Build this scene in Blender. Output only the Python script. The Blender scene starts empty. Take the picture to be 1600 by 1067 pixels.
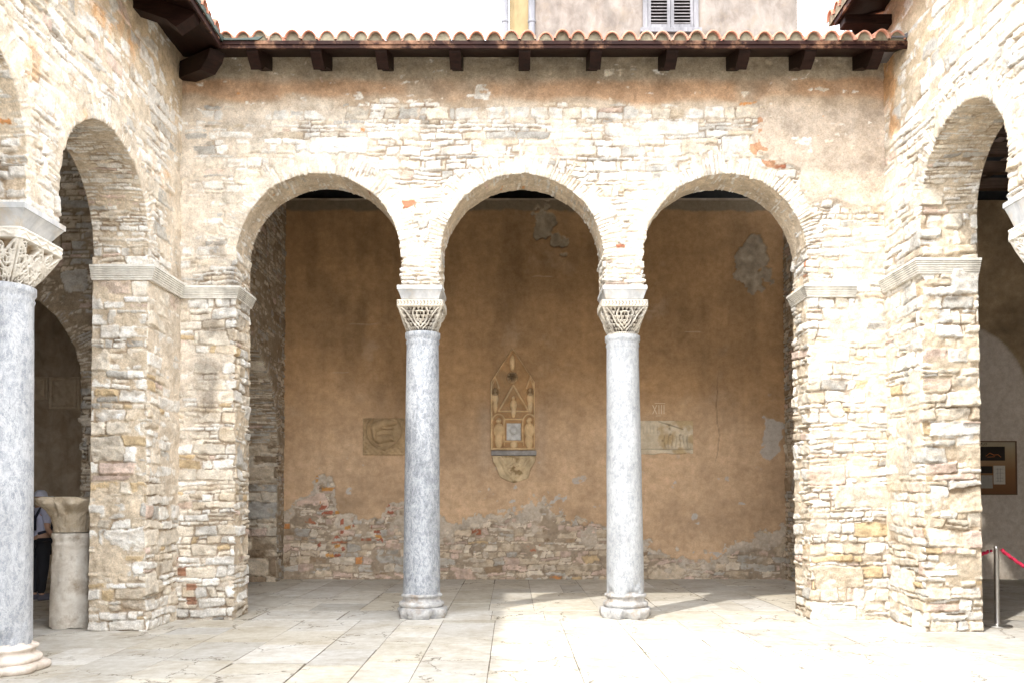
import bpy, math, random
import numpy as np
random.seed(7)
C = bpy.context.scene.collection
D = bpy.data
sc = bpy.context.scene
PI = math.pi

# ------------------------------------------------------------------ noise
def hsh(i, j, s=0):
    i = np.asarray(i).astype(np.int64); j = np.asarray(j).astype(np.int64)
    n = (i*374761393 + j*668265263 + int(s)*2147483647 + int(s)*1274126177) & 0xffffffff
    n = ((n ^ (n >> 13))*1274126177) & 0xffffffff
    n = ((n ^ (n >> 16))*2246822519) & 0xffffffff
    n = n ^ (n >> 15)
    return (n & 0xffffff)/float(0x1000000)
def noise(x, y, s=0):
    x = np.asarray(x, float); y = np.asarray(y, float)
    xi = np.floor(x); yi = np.floor(y); fx = x-xi; fy = y-yi
    fx = fx*fx*fx*(fx*(fx*6-15)+10); fy = fy*fy*fy*(fy*(fy*6-15)+10)
    a = hsh(xi, yi, s); b = hsh(xi+1, yi, s); c = hsh(xi, yi+1, s); d = hsh(xi+1, yi+1, s)
    return ((a*(1-fx)+b*fx)*(1-fy) + (c*(1-fx)+d*fx)*fy)*2-1
def fbm(x, y, s=0, o=4):
    t = 0; a = 1.; n = 0
    ca, sa = math.cos(.6), math.sin(.6)
    x = np.asarray(x, float); y = np.asarray(y, float)
    for k in range(o):
        t = t + a*noise(x, y, s+k*17); n += a; a *= .5
        x, y = (x*ca-y*sa)*2.03+3.1, (x*sa+y*ca)*2.03-1.7
    return t/n*1.5
def sst(a, b, x):
    t = np.clip((x-a)/(b-a), 0, 1); return t*t*(3-2*t)
def lerp(a, b, t): return a*(1-t)+b*t

# ------------------------------------------------------------------ mesh helpers
def link_mesh(name, V, F, mat=None, parent=None, col=None, smooth=True, tris=None):
    """F: (n,4) int array or a list of polygons"""
    me = D.meshes.new(name)
    V = np.asarray(V, dtype=np.float32)
    if isinstance(F, np.ndarray):
        nF, k = F.shape
        me.vertices.add(len(V)); me.vertices.foreach_set('co', V.ravel())
        me.loops.add(nF*k); me.loops.foreach_set('vertex_index', F.astype(np.int32).ravel())
        me.polygons.add(nF); me.polygons.foreach_set('loop_start', np.arange(0, nF*k, k, dtype=np.int32))
        me.polygons.foreach_set('loop_total', np.full(nF, k, dtype=np.int32))
        me.update(calc_edges=True); me.validate()
    else:
        me.from_pydata([tuple(map(float, v)) for v in V], [], F); me.update()
    if smooth:
        me.polygons.foreach_set('use_smooth', np.ones(len(me.polygons), dtype=bool))
    if col is not None:
        at = me.color_attributes.new('Col', 'FLOAT_COLOR', 'POINT')
        c4 = np.ones((len(V), 4), dtype=np.float32); c4[:, :3] = col
        at.data.foreach_set('color', c4.ravel())
    if mat: me.materials.append(mat)
    o = D.objects.new(name, me); C.objects.link(o)
    if parent: o.parent = parent
    return o
class MB:
    def __init__(s): s.v = []; s.f = []
    def add(s, V, F):
        b = len(s.v); s.v += [tuple(p) for p in V]; s.f += [[i+b for i in f] for f in F]
        return s
    def box(s, x0, x1, y0, y1, z0, z1, bev=0.0):
        if bev <= 0:
            V = [(x, y, z) for z in (z0, z1) for y in (y0, y1) for x in (x0, x1)]
            F = [(0,2,3,1),(4,5,7,6),(0,1,5,4),(2,6,7,3),(0,4,6,2),(1,3,7,5)]
            return s.add(V, F)
        V = []
        b = bev
        idx = {}
        for iz, z, sz in ((0, z0, 1), (1, z1, -1)):
            for iy, y, sy in ((0, y0, 1), (1, y1, -1)):
                for ix, x, sx in ((0, x0, 1), (1, x1, -1)):
                    idx[(ix,iy,iz,0)] = len(V); V.append((x, y+sy*b, z+sz*b))
                    idx[(ix,iy,iz,1)] = len(V); V.append((x+sx*b, y, z+sz*b))
                    idx[(ix,iy,iz,2)] = len(V); V.append((x+sx*b, y+sy*b, z))
        g = lambda a, b_, c, k: idx[(a, b_, c, k)]
        F = []
        for i in (0, 1):
            F.append([g(i,0,0,0), g(i,1,0,0), g(i,1,1,0), g(i,0,1,0)])
            F.append([g(0,i,0,1), g(1,i,0,1), g(1,i,1,1), g(0,i,1,1)])
            F.append([g(0,0,i,2), g(1,0,i,2), g(1,1,i,2), g(0,1,i,2)])
        for i in (0, 1):
            for j in (0, 1):
                F.append([g(i,j,0,0), g(i,j,1,0), g(i,j,1,1), g(i,j,0,1)])
                F.append([g(i,0,j,0), g(i,1,j,0), g(i,1,j,2), g(i,0,j,2)])
                F.append([g(0,i,j,1), g(1,i,j,1), g(1,i,j,2), g(0,i,j,2)])
        for i in (0,1):
            for j in (0,1):
                for k in (0,1): F.append([g(i,j,k,0), g(i,j,k,1), g(i,j,k,2)])
        return s.add(V, F)
    def tube(s, pts, r, n=10, cap=True):
        pts = [np.array(p, float) for p in pts]
        rr = r if hasattr(r, '__len__') else [r]*len(pts)
        V = []; F = []
        up = np.array([0.13, 0.21, 1.0]); 
        for i, p in enumerate(pts):
            t = pts[min(i+1, len(pts)-1)]-pts[max(i-1, 0)]; t = t/np.linalg.norm(t)
            u = up if abs(t @ up/np.linalg.norm(up)) < .95 else np.array([1., 0.1, 0])
            a = np.cross(t, u); a /= np.linalg.norm(a); b = np.cross(t, a)
            for k in range(n):
                an = 2*PI*k/n; V.append(p+rr[i]*(math.cos(an)*a+math.sin(an)*b))
        for i in range(len(pts)-1):
            for k in range(n):
                F.append([i*n+k, i*n+(k+1) % n, (i+1)*n+(k+1) % n, (i+1)*n+k])
        if cap: F.append(list(range(n))[::-1]); F.append([(len(pts)-1)*n+k for k in range(n)])
        return s.add(V, F)
    def lathe(s, prof, cx, cy, n=48, cap=True, oct_=None):
        V = []; F = []
        for (r, z) in prof:
            for k in range(n):
                an = 2*PI*k/n; V.append((cx+r*math.cos(an), cy+r*math.sin(an), z))
        m = len(prof)
        for i in range(m-1):
            for k in range(n): F.append([i*n+k, i*n+(k+1) % n, (i+1)*n+(k+1) % n, (i+1)*n+k])
        if cap: F.append(list(range(n))[::-1]); F.append([(m-1)*n+k for k in range(n)])
        return s.add(V, F)
    def prism(s, poly, axis, a, b):
        """poly: 2D points; axis 'x','y','z' extruded from a to b"""
        n = len(poly)
        def P(p, t): return {'x': (t, p[0], p[1]), 'y': (p[0], t, p[1]), 'z': (p[0], p[1], t)}[axis]
        V = [P(p, a) for p in poly]+[P(p, b) for p in poly]
        F = [list(range(n))[::-1], list(range(n, 2*n))]+[[i, (i+1) % n, n+(i+1) % n, n+i] for i in range(n)]
        return s.add(V, F)
    def build(s, name, mat, parent=None, smooth=False, recalc=True):
        o = link_mesh(name, np.array(s.v), s.f, mat, parent, smooth=smooth)
        if recalc:
            import bmesh
            bm = bmesh.new(); bm.from_mesh(o.data); bmesh.ops.recalc_face_normals(bm, faces=bm.faces); bm.to_mesh(o.data); bm.free()
        return o
def auto_smooth(o, ang=40):
    me = o.data
    me.polygons.foreach_set('use_smooth', np.ones(len(me.polygons), dtype=bool))
    import bmesh
    bm = bmesh.new(); bm.from_mesh(me)
    for e in bm.edges:
        if len(e.link_faces) == 2 and e.calc_face_angle(0) > math.radians(ang): e.smooth = False
    bm.to_mesh(me); bm.free()
    return o
def tag(o, label=None, cat=None, group=None, kind=None):
    if label: o['label'] = label
    if cat: o['category'] = cat
    if group: o['group'] = group
    if kind: o['kind'] = kind
    return o
def thing(name, label, cat, loc=(0,0,0), group=None):
    o = D.objects.new(name, None); C.objects.link(o); o.location = loc; o.empty_display_size = .2
    return tag(o, label, cat, group)
def adopt(o, parent):
    """parent with world-space mesh kept in place"""
    o.parent = parent
    o.location = (-parent.location.x, -parent.location.y, -parent.location.z)
    return o

# ------------------------------------------------------------------ materials
def mat_new(name):
    m = D.materials.new(name); m.use_nodes = True
    nt = m.node_tree; b = nt.nodes['Principled BSDF']
    return m, nt, b
def nd(nt, t, **kw):
    n = nt.nodes.new(t)
    for k, v in kw.items():
        if k in n.inputs.keys(): n.inputs[k].default_value = v
        else: setattr(n, k, v)
    return n
def ramp(nt, stops):
    r = nt.nodes.new('ShaderNodeValToRGB')
    e = r.color_ramp.elements
    while len(e) < len(stops): e.new(.5)
    for i, (p, c) in enumerate(stops):
        e[i].position = p; e[i].color = (c[0], c[1], c[2], 1) if hasattr(c, '__len__') else (c, c, c, 1)
    return r
def coords(nt, scale=(1,1,1)):
    g = nt.nodes.new('ShaderNodeNewGeometry'); mp = nt.nodes.new('ShaderNodeMapping')
    mp.inputs['Scale'].default_value = scale
    nt.links.new(g.outputs['Position'], mp.inputs['Vector']); return mp.outputs['Vector']
def ntex(nt, vec, scale, detail=5, rough=.6, dist=0):
    n = nt.nodes.new('ShaderNodeTexNoise'); n.inputs['Scale'].default_value = scale
    n.inputs['Detail'].default_value = detail; n.inputs['Roughness'].default_value = rough
    n.inputs['Distortion'].default_value = dist
    nt.links.new(vec, n.inputs['Vector']); return n
def mix(nt, typ, fac, a, b):
    m = nt.nodes.new('ShaderNodeMix'); m.data_type = 'RGBA'; m.blend_type = typ
    for s, v in ((m.inputs[0], fac), (m.inputs[6], a), (m.inputs[7], b)):
        if hasattr(v, 'links'): nt.links.new(v, s)
        elif hasattr(v, '__len__'): s.default_value = (*v, 1)
        else: s.default_value = v
    return m.outputs[2]
def bump(nt, b, h, strength, dist):
    bp = nt.nodes.new('ShaderNodeBump'); bp.inputs['Strength'].default_value = strength; bp.inputs['Distance'].default_value = dist
    nt.links.new(h, bp.inputs['Height']); nt.links.new(bp.outputs[0], b.inputs['Normal'])

def make_attr_mat(name, fine=55, lo=.72, hi=1.22, bst=.7, bd=.01, rough=.92, spots=True):
    m, nt, b = mat_new(name)
    v = coords(nt)
    at = nt.nodes.new('ShaderNodeAttribute'); at.attribute_name = 'Col'
    n1 = ntex(nt, v, fine, 6, .72)
    r = ramp(nt, [(.3, lo), (.7, hi)]); nt.links.new(n1.outputs[0], r.inputs[0])
    c = mix(nt, 'MULTIPLY', 1.0, at.outputs['Color'], r.outputs[0])
    n3 = ntex(nt, v, 9, 5, .65); r3 = ramp(nt, [(.35, (.88, .84, .79)), (.62, (1.06, 1.05, 1.04))]); nt.links.new(n3.outputs[0], r3.inputs[0])
    c = mix(nt, 'MULTIPLY', 1.0, c, r3.outputs[0])
    if spots:   # dark pits
        n2 = ntex(nt, v, 26, 4, .8); r2 = ramp(nt, [(.30, .42), (.38, 1.0)]); nt.links.new(n2.outputs[0], r2.inputs[0])
        c = mix(nt, 'MULTIPLY', .7, c, r2.outputs[0])
    nt.links.new(c, b.inputs['Base Color'])
    b.inputs['Roughness'].default_value = rough; b.inputs['Specular IOR Level'].default_value = .25
    bump(nt, b, n1.outputs[0], bst, bd)
    return m
M_MAS = make_attr_mat('rubble_masonry', lo=.70, hi=1.22, bst=.9, bd=.014)
M_PLA = make_attr_mat('old_wall_plaster', fine=38, lo=.86, hi=1.1, bst=.35, bd=.006, spots=False)
M_SLAB = make_attr_mat('paving_stone', fine=45, lo=.9, hi=1.07, bst=.15, bd=.004, rough=.75, spots=False)
M_CARV = make_attr_mat('carved_stone', fine=70, lo=.85, hi=1.1, bst=.4, bd=.004, rough=.8, spots=False)
# cracks and wear for the paving
def finish_slab():
    nt = M_SLAB.node_tree; b = nt.nodes['Principled BSDF']
    base = b.inputs['Base Color'].links[0].from_socket
    v = coords(nt)
    w = ntex(nt, v, 2.2, 5, .65)
    mv = nt.nodes.new('ShaderNodeVectorMath'); mv.operation = 'MULTIPLY_ADD'
    nt.links.new(w.outputs['Color'], mv.inputs[0]); mv.inputs[1].default_value = (.7, .7, 0); nt.links.new(v, mv.inputs[2])
    vo = nt.nodes.new('ShaderNodeTexVoronoi'); vo.feature = 'DISTANCE_TO_EDGE'; vo.inputs['Scale'].default_value = .95
    nt.links.new(mv.outputs[0], vo.inputs['Vector'])
    r = ramp(nt, [(0, 1), (.011, 0)]); nt.links.new(vo.outputs['Distance'], r.inputs[0])
    mk = ntex(nt, v, .8, 3); rm = ramp(nt, [(.47, 0), (.52, 1)]); nt.links.new(mk.outputs[0], rm.inputs[0])
    f = mix(nt, 'MULTIPLY', 1., r.outputs[0], rm.outputs[0])
    c = mix(nt, 'MIX', f, base, (.12, .095, .065))
    st = ntex(nt, v, 1.7, 6, .7); rs = ramp(nt, [(.36, (.70, .64, .55)), (.56, (1, 1, 1))]); nt.links.new(st.outputs[0], rs.inputs[0])
    c = mix(nt, 'MULTIPLY', .6, c, rs.outputs[0])
    nt.links.new(c, b.inputs['Base Color'])
finish_slab()

def stone_mat(name, a, b_, scale=6, rough=.6, streak=(1,1,1), bst=.2, vein=None, dirt_shade=None, det=8, lo=.35, hi=.65, speck=None):
    m, nt, b = mat_new(name)
    v = coords(nt, streak)
    n = ntex(nt, v, scale, det, .68, .4); r = ramp(nt, [(lo, a), (hi, b_)]); nt.links.new(n.outputs[0], r.inputs[0])
    c = r.outputs[0]
    if vein:
        w = ntex(nt, v, scale*.35, 6, .7, .5); rv = ramp(nt, [(.46, 0), (.5, .55), (.54, 0)]); nt.links.new(w.outputs[0], rv.inputs[0])
        c = mix(nt, 'MIX', rv.outputs[0], c, vein)
    if speck:
        w = ntex(nt, v, scale*7, 3, .6); rv = ramp(nt, [(.56, 0), (.68, 1)]); nt.links.new(w.outputs[0], rv.inputs[0])
        c = mix(nt, 'MIX', rv.outputs[0], c, speck)
    if dirt_shade:
        w = ntex(nt, coords(nt), 3.5, 6, .7); rv = ramp(nt, [(.52, 0), (.68, .8)]); nt.links.new(w.outputs[0], rv.inputs[0])
        c = mix(nt, 'MIX', rv.outputs[0], c, dirt_shade)
    wl = ntex(nt, coords(nt, (1.3, 1.3, .45)), 2.6, 6, .62, .6); rl = ramp(nt, [(.34, .78), (.50, 1.0), (.68, 1.14)]); nt.links.new(wl.outputs[0], rl.inputs[0])
    c = mix(nt, 'MULTIPLY', 1.0, c, rl.outputs[0])
    nt.links.new(c, b.inputs['Base Color']); b.inputs['Roughness'].default_value = rough
    n2 = ntex(nt, coords(nt), 60, 6, .7); bump(nt, b, n2.outputs[0], bst, .006)
    return m
M_SHAFT = stone_mat('grey_marble', (.22, .238, .27), (.44, .455, .48), 22, .62, (1,1,.6), .45, vein=(.58, .59, .60), speck=(.56, .575, .59))
M_SHAFT2 = stone_mat('pale_marble', (.25, .265, .285), (.41, .425, .44), 26, .6, (1,1,.6), .4, vein=(.50, .505, .51), speck=(.47, .48, .49))
M_SHAFT_SHADE = stone_mat('shaded_grey_marble', (.15, .165, .19), (.36, .38, .405), 24, .62, (1,1,.6), .45, vein=(.52, .53, .55), speck=(.50, .515, .54))  # darker grey marble for the left column; its shade is put into the colour
M_BLOCK = stone_mat('white_marble_block', (.38, .39, .405), (.60, .60, .59), 5, .6, (1, 1, .35), .2, dirt_shade=(.5, .42, .32))
M_BASE = stone_mat('worn_marble_base', (.26, .26, .265), (.56, .55, .53), 9, .7, (1,1,1), .5, dirt_shade=(.26, .20, .14))
M_BASEW = stone_mat('cream_marble_base', (.60, .52, .44), (.72, .65, .58), 5, .6, (1,1,1), .3, dirt_shade=(.45, .36, .28))
M_MOULD = stone_mat('limestone_moulding', (.62, .59, .53), (.76, .74, .68), 9, .8, (1,1,1), .35, dirt_shade=(.48, .45, .39))
M_FRAG = stone_mat('pitted_limestone', (.58, .52, .44), (.76, .72, .65), 7, .85, (1,1,1.4), .9, dirt_shade=(.30, .22, .14))
M_WOOD = stone_mat('dark_stained_wood', (.006, .0022, .0014), (.021, .0078, .005), 5, .55, (1,1,8), .3, dirt_shade=(.022, .011, .008))
M_FASC = stone_mat('worn_fascia_paint', (.012, .004, .0035), (.032, .012, .009), 7, .6, (.6,1,6), .3, dirt_shade=(.28, .15, .09))
M_TILE = stone_mat('terracotta', (.34, .13, .08), (.50, .23, .15), 6, .85, (1,1,1), .4, dirt_shade=(.36, .29, .22))
M_MORT = stone_mat('tile_mortar', (.13, .11, .072), (.27, .235, .165), 9, .95, (1,1,1), .8)
M_MORTG = stone_mat('lichened_mortar', (.33, .33, .27), (.52, .51, .45), 14, .95, (1,1,1), .8)
M_GREEN = stone_mat('patinated_metal', (.014, .026, .021), (.03, .048, .038), 9, .6)
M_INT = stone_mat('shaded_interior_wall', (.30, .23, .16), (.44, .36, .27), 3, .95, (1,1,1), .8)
M_JOINT = stone_mat('joint_soil', (.07, .055, .038), (.19, .155, .11), 8, .95)
M_BEIGE = stone_mat('beige_render', (.14, .115, .096), (.235, .205, .178), 3.2, .95, (1,1,.7), .5, dirt_shade=(.2, .16, .12))
M_YELL = stone_mat('yellow_render', (.27, .20, .095), (.30, .23, .12), 2, .9, (1,1,.5), .2)
M_ZINC = stone_mat('zinc_pipe', (.10, .10, .11), (.17, .17, .185), 4, .4, (1,1,.3), .1)
M_SHUT = stone_mat('weathered_shutter', (.12, .117, .125), (.21, .205, .215), 8, .8, (1,1,.2), .4)
M_SLAT = stone_mat('weathered_slat', (.11, .095, .095), (.21, .195, .195), 12, .8, (.3,1,4), .4)
M_DARK = stone_mat('dark_void', (.01,.009,.008), (.02,.018,.016), 4, .9)
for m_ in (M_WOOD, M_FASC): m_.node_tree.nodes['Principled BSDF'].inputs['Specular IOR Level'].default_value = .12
def plain(name, c, rough=.6, metal=0., nz=.08):
    m, nt, b = mat_new(name)
    v = coords(nt); n = ntex(nt, v, 25, 4)
    r = ramp(nt, [(.3, tuple(x*(1-nz) for x in c)), (.7, tuple(min(1, x*(1+nz)) for x in c))]); nt.links.new(n.outputs[0], r.inputs[0])
    nt.links.new(r.outputs[0], b.inputs['Base Color']); b.inputs['Roughness'].default_value = rough; b.inputs['Metallic'].default_value = metal
    return m
M_STEEL = plain('brushed_steel', (.52, .51, .49), .38, 1.0)
M_ROPE = plain('crimson_rope', (.55, .02, .07), .7, nz=.2)
M_WHITE_REND = stone_mat('pale_niche_plaster', (.40, .35, .30), (.50, .45, .39), 2, .95)

# ------------------------------------------------------------------ masonry fields
PAL = {
 'white': (.75, .73, .685), 'cream': (.69, .63, .535), 'tan': (.60, .52, .41), 'grey': (.49, .475, .44),
 'ochre': (.55, .43, .27), 'brick': (.42, .17, .10), 'pink': (.62, .50, .43), 'orange': (.55, .27, .11), 'brown': (.34, .26, .18)}
def palette(names_w):
    names = list(names_w); w = np.array([names_w[n] for n in names], float); w /= w.sum()
    cum = np.cumsum(w); cols = np.array([PAL[n] for n in names])
    return cum, cols
def make_rows(v0, v1, lo, hi, seed):
    rng = random.Random(seed); r = [v0]
    while r[-1] < v1:
        r.append(r[-1]+lo+(hi-lo)*rng.random()**1.4)
    return np.array(r)
def layout(U, V, rows, seed, wavg=.26, split=.22, slope=.09):
    """returns id hash base ints, edge distance, local p,q"""
    r = np.clip(np.searchsorted(rows, V, side='right')-1, 0, len(rows)-2)
    lo = rows[r]; hi = rows[r+1]; rh = hi-lo
    w = wavg*(.55+.9*hsh(r, r*3+1, seed))*(.6+.4*np.clip(rh/.12, .6, 1.8))
    t = U/w + 31*hsh(r, r, seed+1)
    k0 = np.floor(t).astype(np.int64)
    B = lambda k: k+.85*(hsh(k, r, seed+2)-.5)
    k = np.where(t < B(k0), k0-1, np.where(t >= B(k0+1), k0+1, k0))
    L = B(k); R = B(k+1)
    p = (t-(L+R)/2)*w; a = (R-L)/2*w
    q = V-(lo+hi)/2; b = rh/2
    sp = (hsh(k, r, seed+3) < split) & (rh > .085)
    f = (.3+.4*hsh(k, r, seed+4))*rh-b
    up = q > f
    q2 = np.where(up, q-(f+b)/2, q-(f-b)/2); b2 = np.where(up, (b-f)/2, (f+b)/2)
    q = np.where(sp, q2, q); b = np.where(sp, b2, b)
    sub = np.where(sp, np.where(up, 1, 2), 0)
    q = q-slope*2*(hsh(k, r*3+sub, seed+5)-.5)*p
    rr = (.12+.45*hsh(k, r*3+sub, seed+6))*np.minimum(a, b)
    dx = np.abs(p)-(a-rr); dy = np.abs(q)-(b-rr)
    e = -(np.hypot(np.maximum(dx, 0), np.maximum(dy, 0))+np.minimum(np.maximum(dx, dy), 0)-rr)
    return k, r*3+sub, e, p, q
def masonry(U, V, rows, seed, cov, pal, mort=(.52, .44, .335), wavg=.26, relief=1., gap=.004, amp=.02, warp=1., arches=(), vrows=None, big=.07):
    """height and colour.  cov: mortar coverage 0..1; pal: list of (weight array or 1, palette)"""
    Uw = U+warp*(.035*noise(U*2.3, V*4.1, seed+50)+.012*noise(U*9, V*9, seed+51))
    Vw = V+warp*(.03*noise(U*.6, V*.7, seed+55)+.018*noise(U*1.9, V*2.0, seed+52)+.010*noise(U*5, V*7, seed+53)+.005*noise(U*19, V*19, seed+54))
    k, r, e, p, q = layout(Uw, Vw, rows, seed, wavg)
    if big > 0:
        kb, rb2, eb, pb_, qb = layout(Uw, Vw, rows_huge, seed+70, .46)
        mb_ = (hsh(kb, rb2, seed+71) < big*(1+.8*(V < 2.5))) & (eb > -.006)
        k = np.where(mb_, kb+3000, k) if not len(arches) else np.where(mb_, kb % 700, k)
        r = np.where(mb_, rb2+10000, r); e = np.where(mb_, eb, e); p = np.where(mb_, pb_, p); q = np.where(mb_, qb, q)
    for n, (c, zc, rad) in enumerate(arches):
        rho = np.hypot(U-c, V-zc); an = np.arctan2(V-zc, np.abs(U-c))
        s = zc+an*(rad+.12)
        s = s + warp*(.012*noise(U*6, V*6, seed+60))
        side = (U > c).astype(int)
        vr = np.clip(np.searchsorted(vrows, s, side='right')-1, 0, len(vrows)-2)
        lo = vrows[vr]; hi = vrows[vr+1]
        L = .12+.22*hsh(vr, side+n*2, seed+61)
        d = rho-rad
        m = (V > zc-.02) & (d < L) & (d > -.2)
        p2 = d-L/2; a2 = np.where(d < L/2, 1.0, L/2) ; q2 = s-(lo+hi)/2; b2 = (hi-lo)/2
        rr = .7*b2
        dx = np.where(d < L/2, -1, np.abs(p2)-(L/2-rr)); dy = np.abs(q2)-(b2-rr)
        e2 = -(np.hypot(np.maximum(dx, 0), np.maximum(dy, 0))+np.minimum(np.maximum(dx, dy), 0)-rr)
        k = np.where(m, 900+vr, k); r = np.where(m, 500+side+n*2, r); e = np.where(m, e2, e)
        p = np.where(m, p2, p); q = np.where(m, q2, q)
    ringm = (k >= 900) & (r >= 500) & (r < 520) & (len(arches) > 0)
    h1 = hsh(k, r, seed+7); h1 = np.where(ringm, .5+.35*(h1-.5), h1); h2 = hsh(k, r, seed+8); h3 = hsh(k, r, seed+9); h4 = hsh(k, r, seed+10)
    e = e+.009*fbm(U*15, V*15, seed+20, 4)
    fine = fbm(U*11, V*15, seed+21, 5)
    crag = np.abs(fbm(U*8, V*14, seed+26, 4))
    cov = cov+.22*ringm
    S = amp*(h1-.5)*1.2+.013*sst(0, .014, e-gap)-.026*(1-sst(0, .008, e-gap))+p*(h2-.5)*.16+q*(h3-.5)*.36+.006*fine-.010*crag
    Mo = lerp(-.028, .026, np.clip(cov+.36*fbm(U*3, V*4, seed+22, 5), 0, 1))+.005*fbm(U*20, V*20, seed+23, 4)+.004*fbm(U*5, V*5, seed+24, 3)
    st = sst(-.0025, .004, S-Mo)
    Hh = np.maximum(S, Mo)*relief*.86
    pick = hsh(k, r, seed+11); pick = np.where(ringm, pick*.85, pick)
    col = 0
    tw = 0
    for wgt, (cum, cols) in pal:
        i = np.clip(np.searchsorted(cum, pick), 0, len(cum)-1)
        wv = np.broadcast_to(np.asarray(wgt, float), U.shape)[..., None]
        col = col+cols[i]*wv; tw = tw+wv
    col = col/np.maximum(tw, 1e-6)
    col = col*(1+.28*(h4-.5)+.24*fine)[..., None]
    blot = sst(.25, .9, fbm(U*6, V*8, seed+25, 4))[..., None]
    col = lerp(col, np.array([.52, .40, .25]), blot*.30)
    mc = np.array(mort) if not hasattr(mort, 'shape') else mort
    mcol = mc*(1+.20*fbm(U*4, V*4, seed+30, 5)+.12*fbm(U*25, V*25, seed+31, 3))[..., None]
    out = lerp(mcol, col, st[..., None])
    # packed dirt in the deep joints
    deep = sst(.0, -.020, Hh/relief)*.55
    out = out*(1-deep[..., None]*np.array([.8, .9, 1.]))
    return Hh, np.clip(out, .01, .85)

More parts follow.
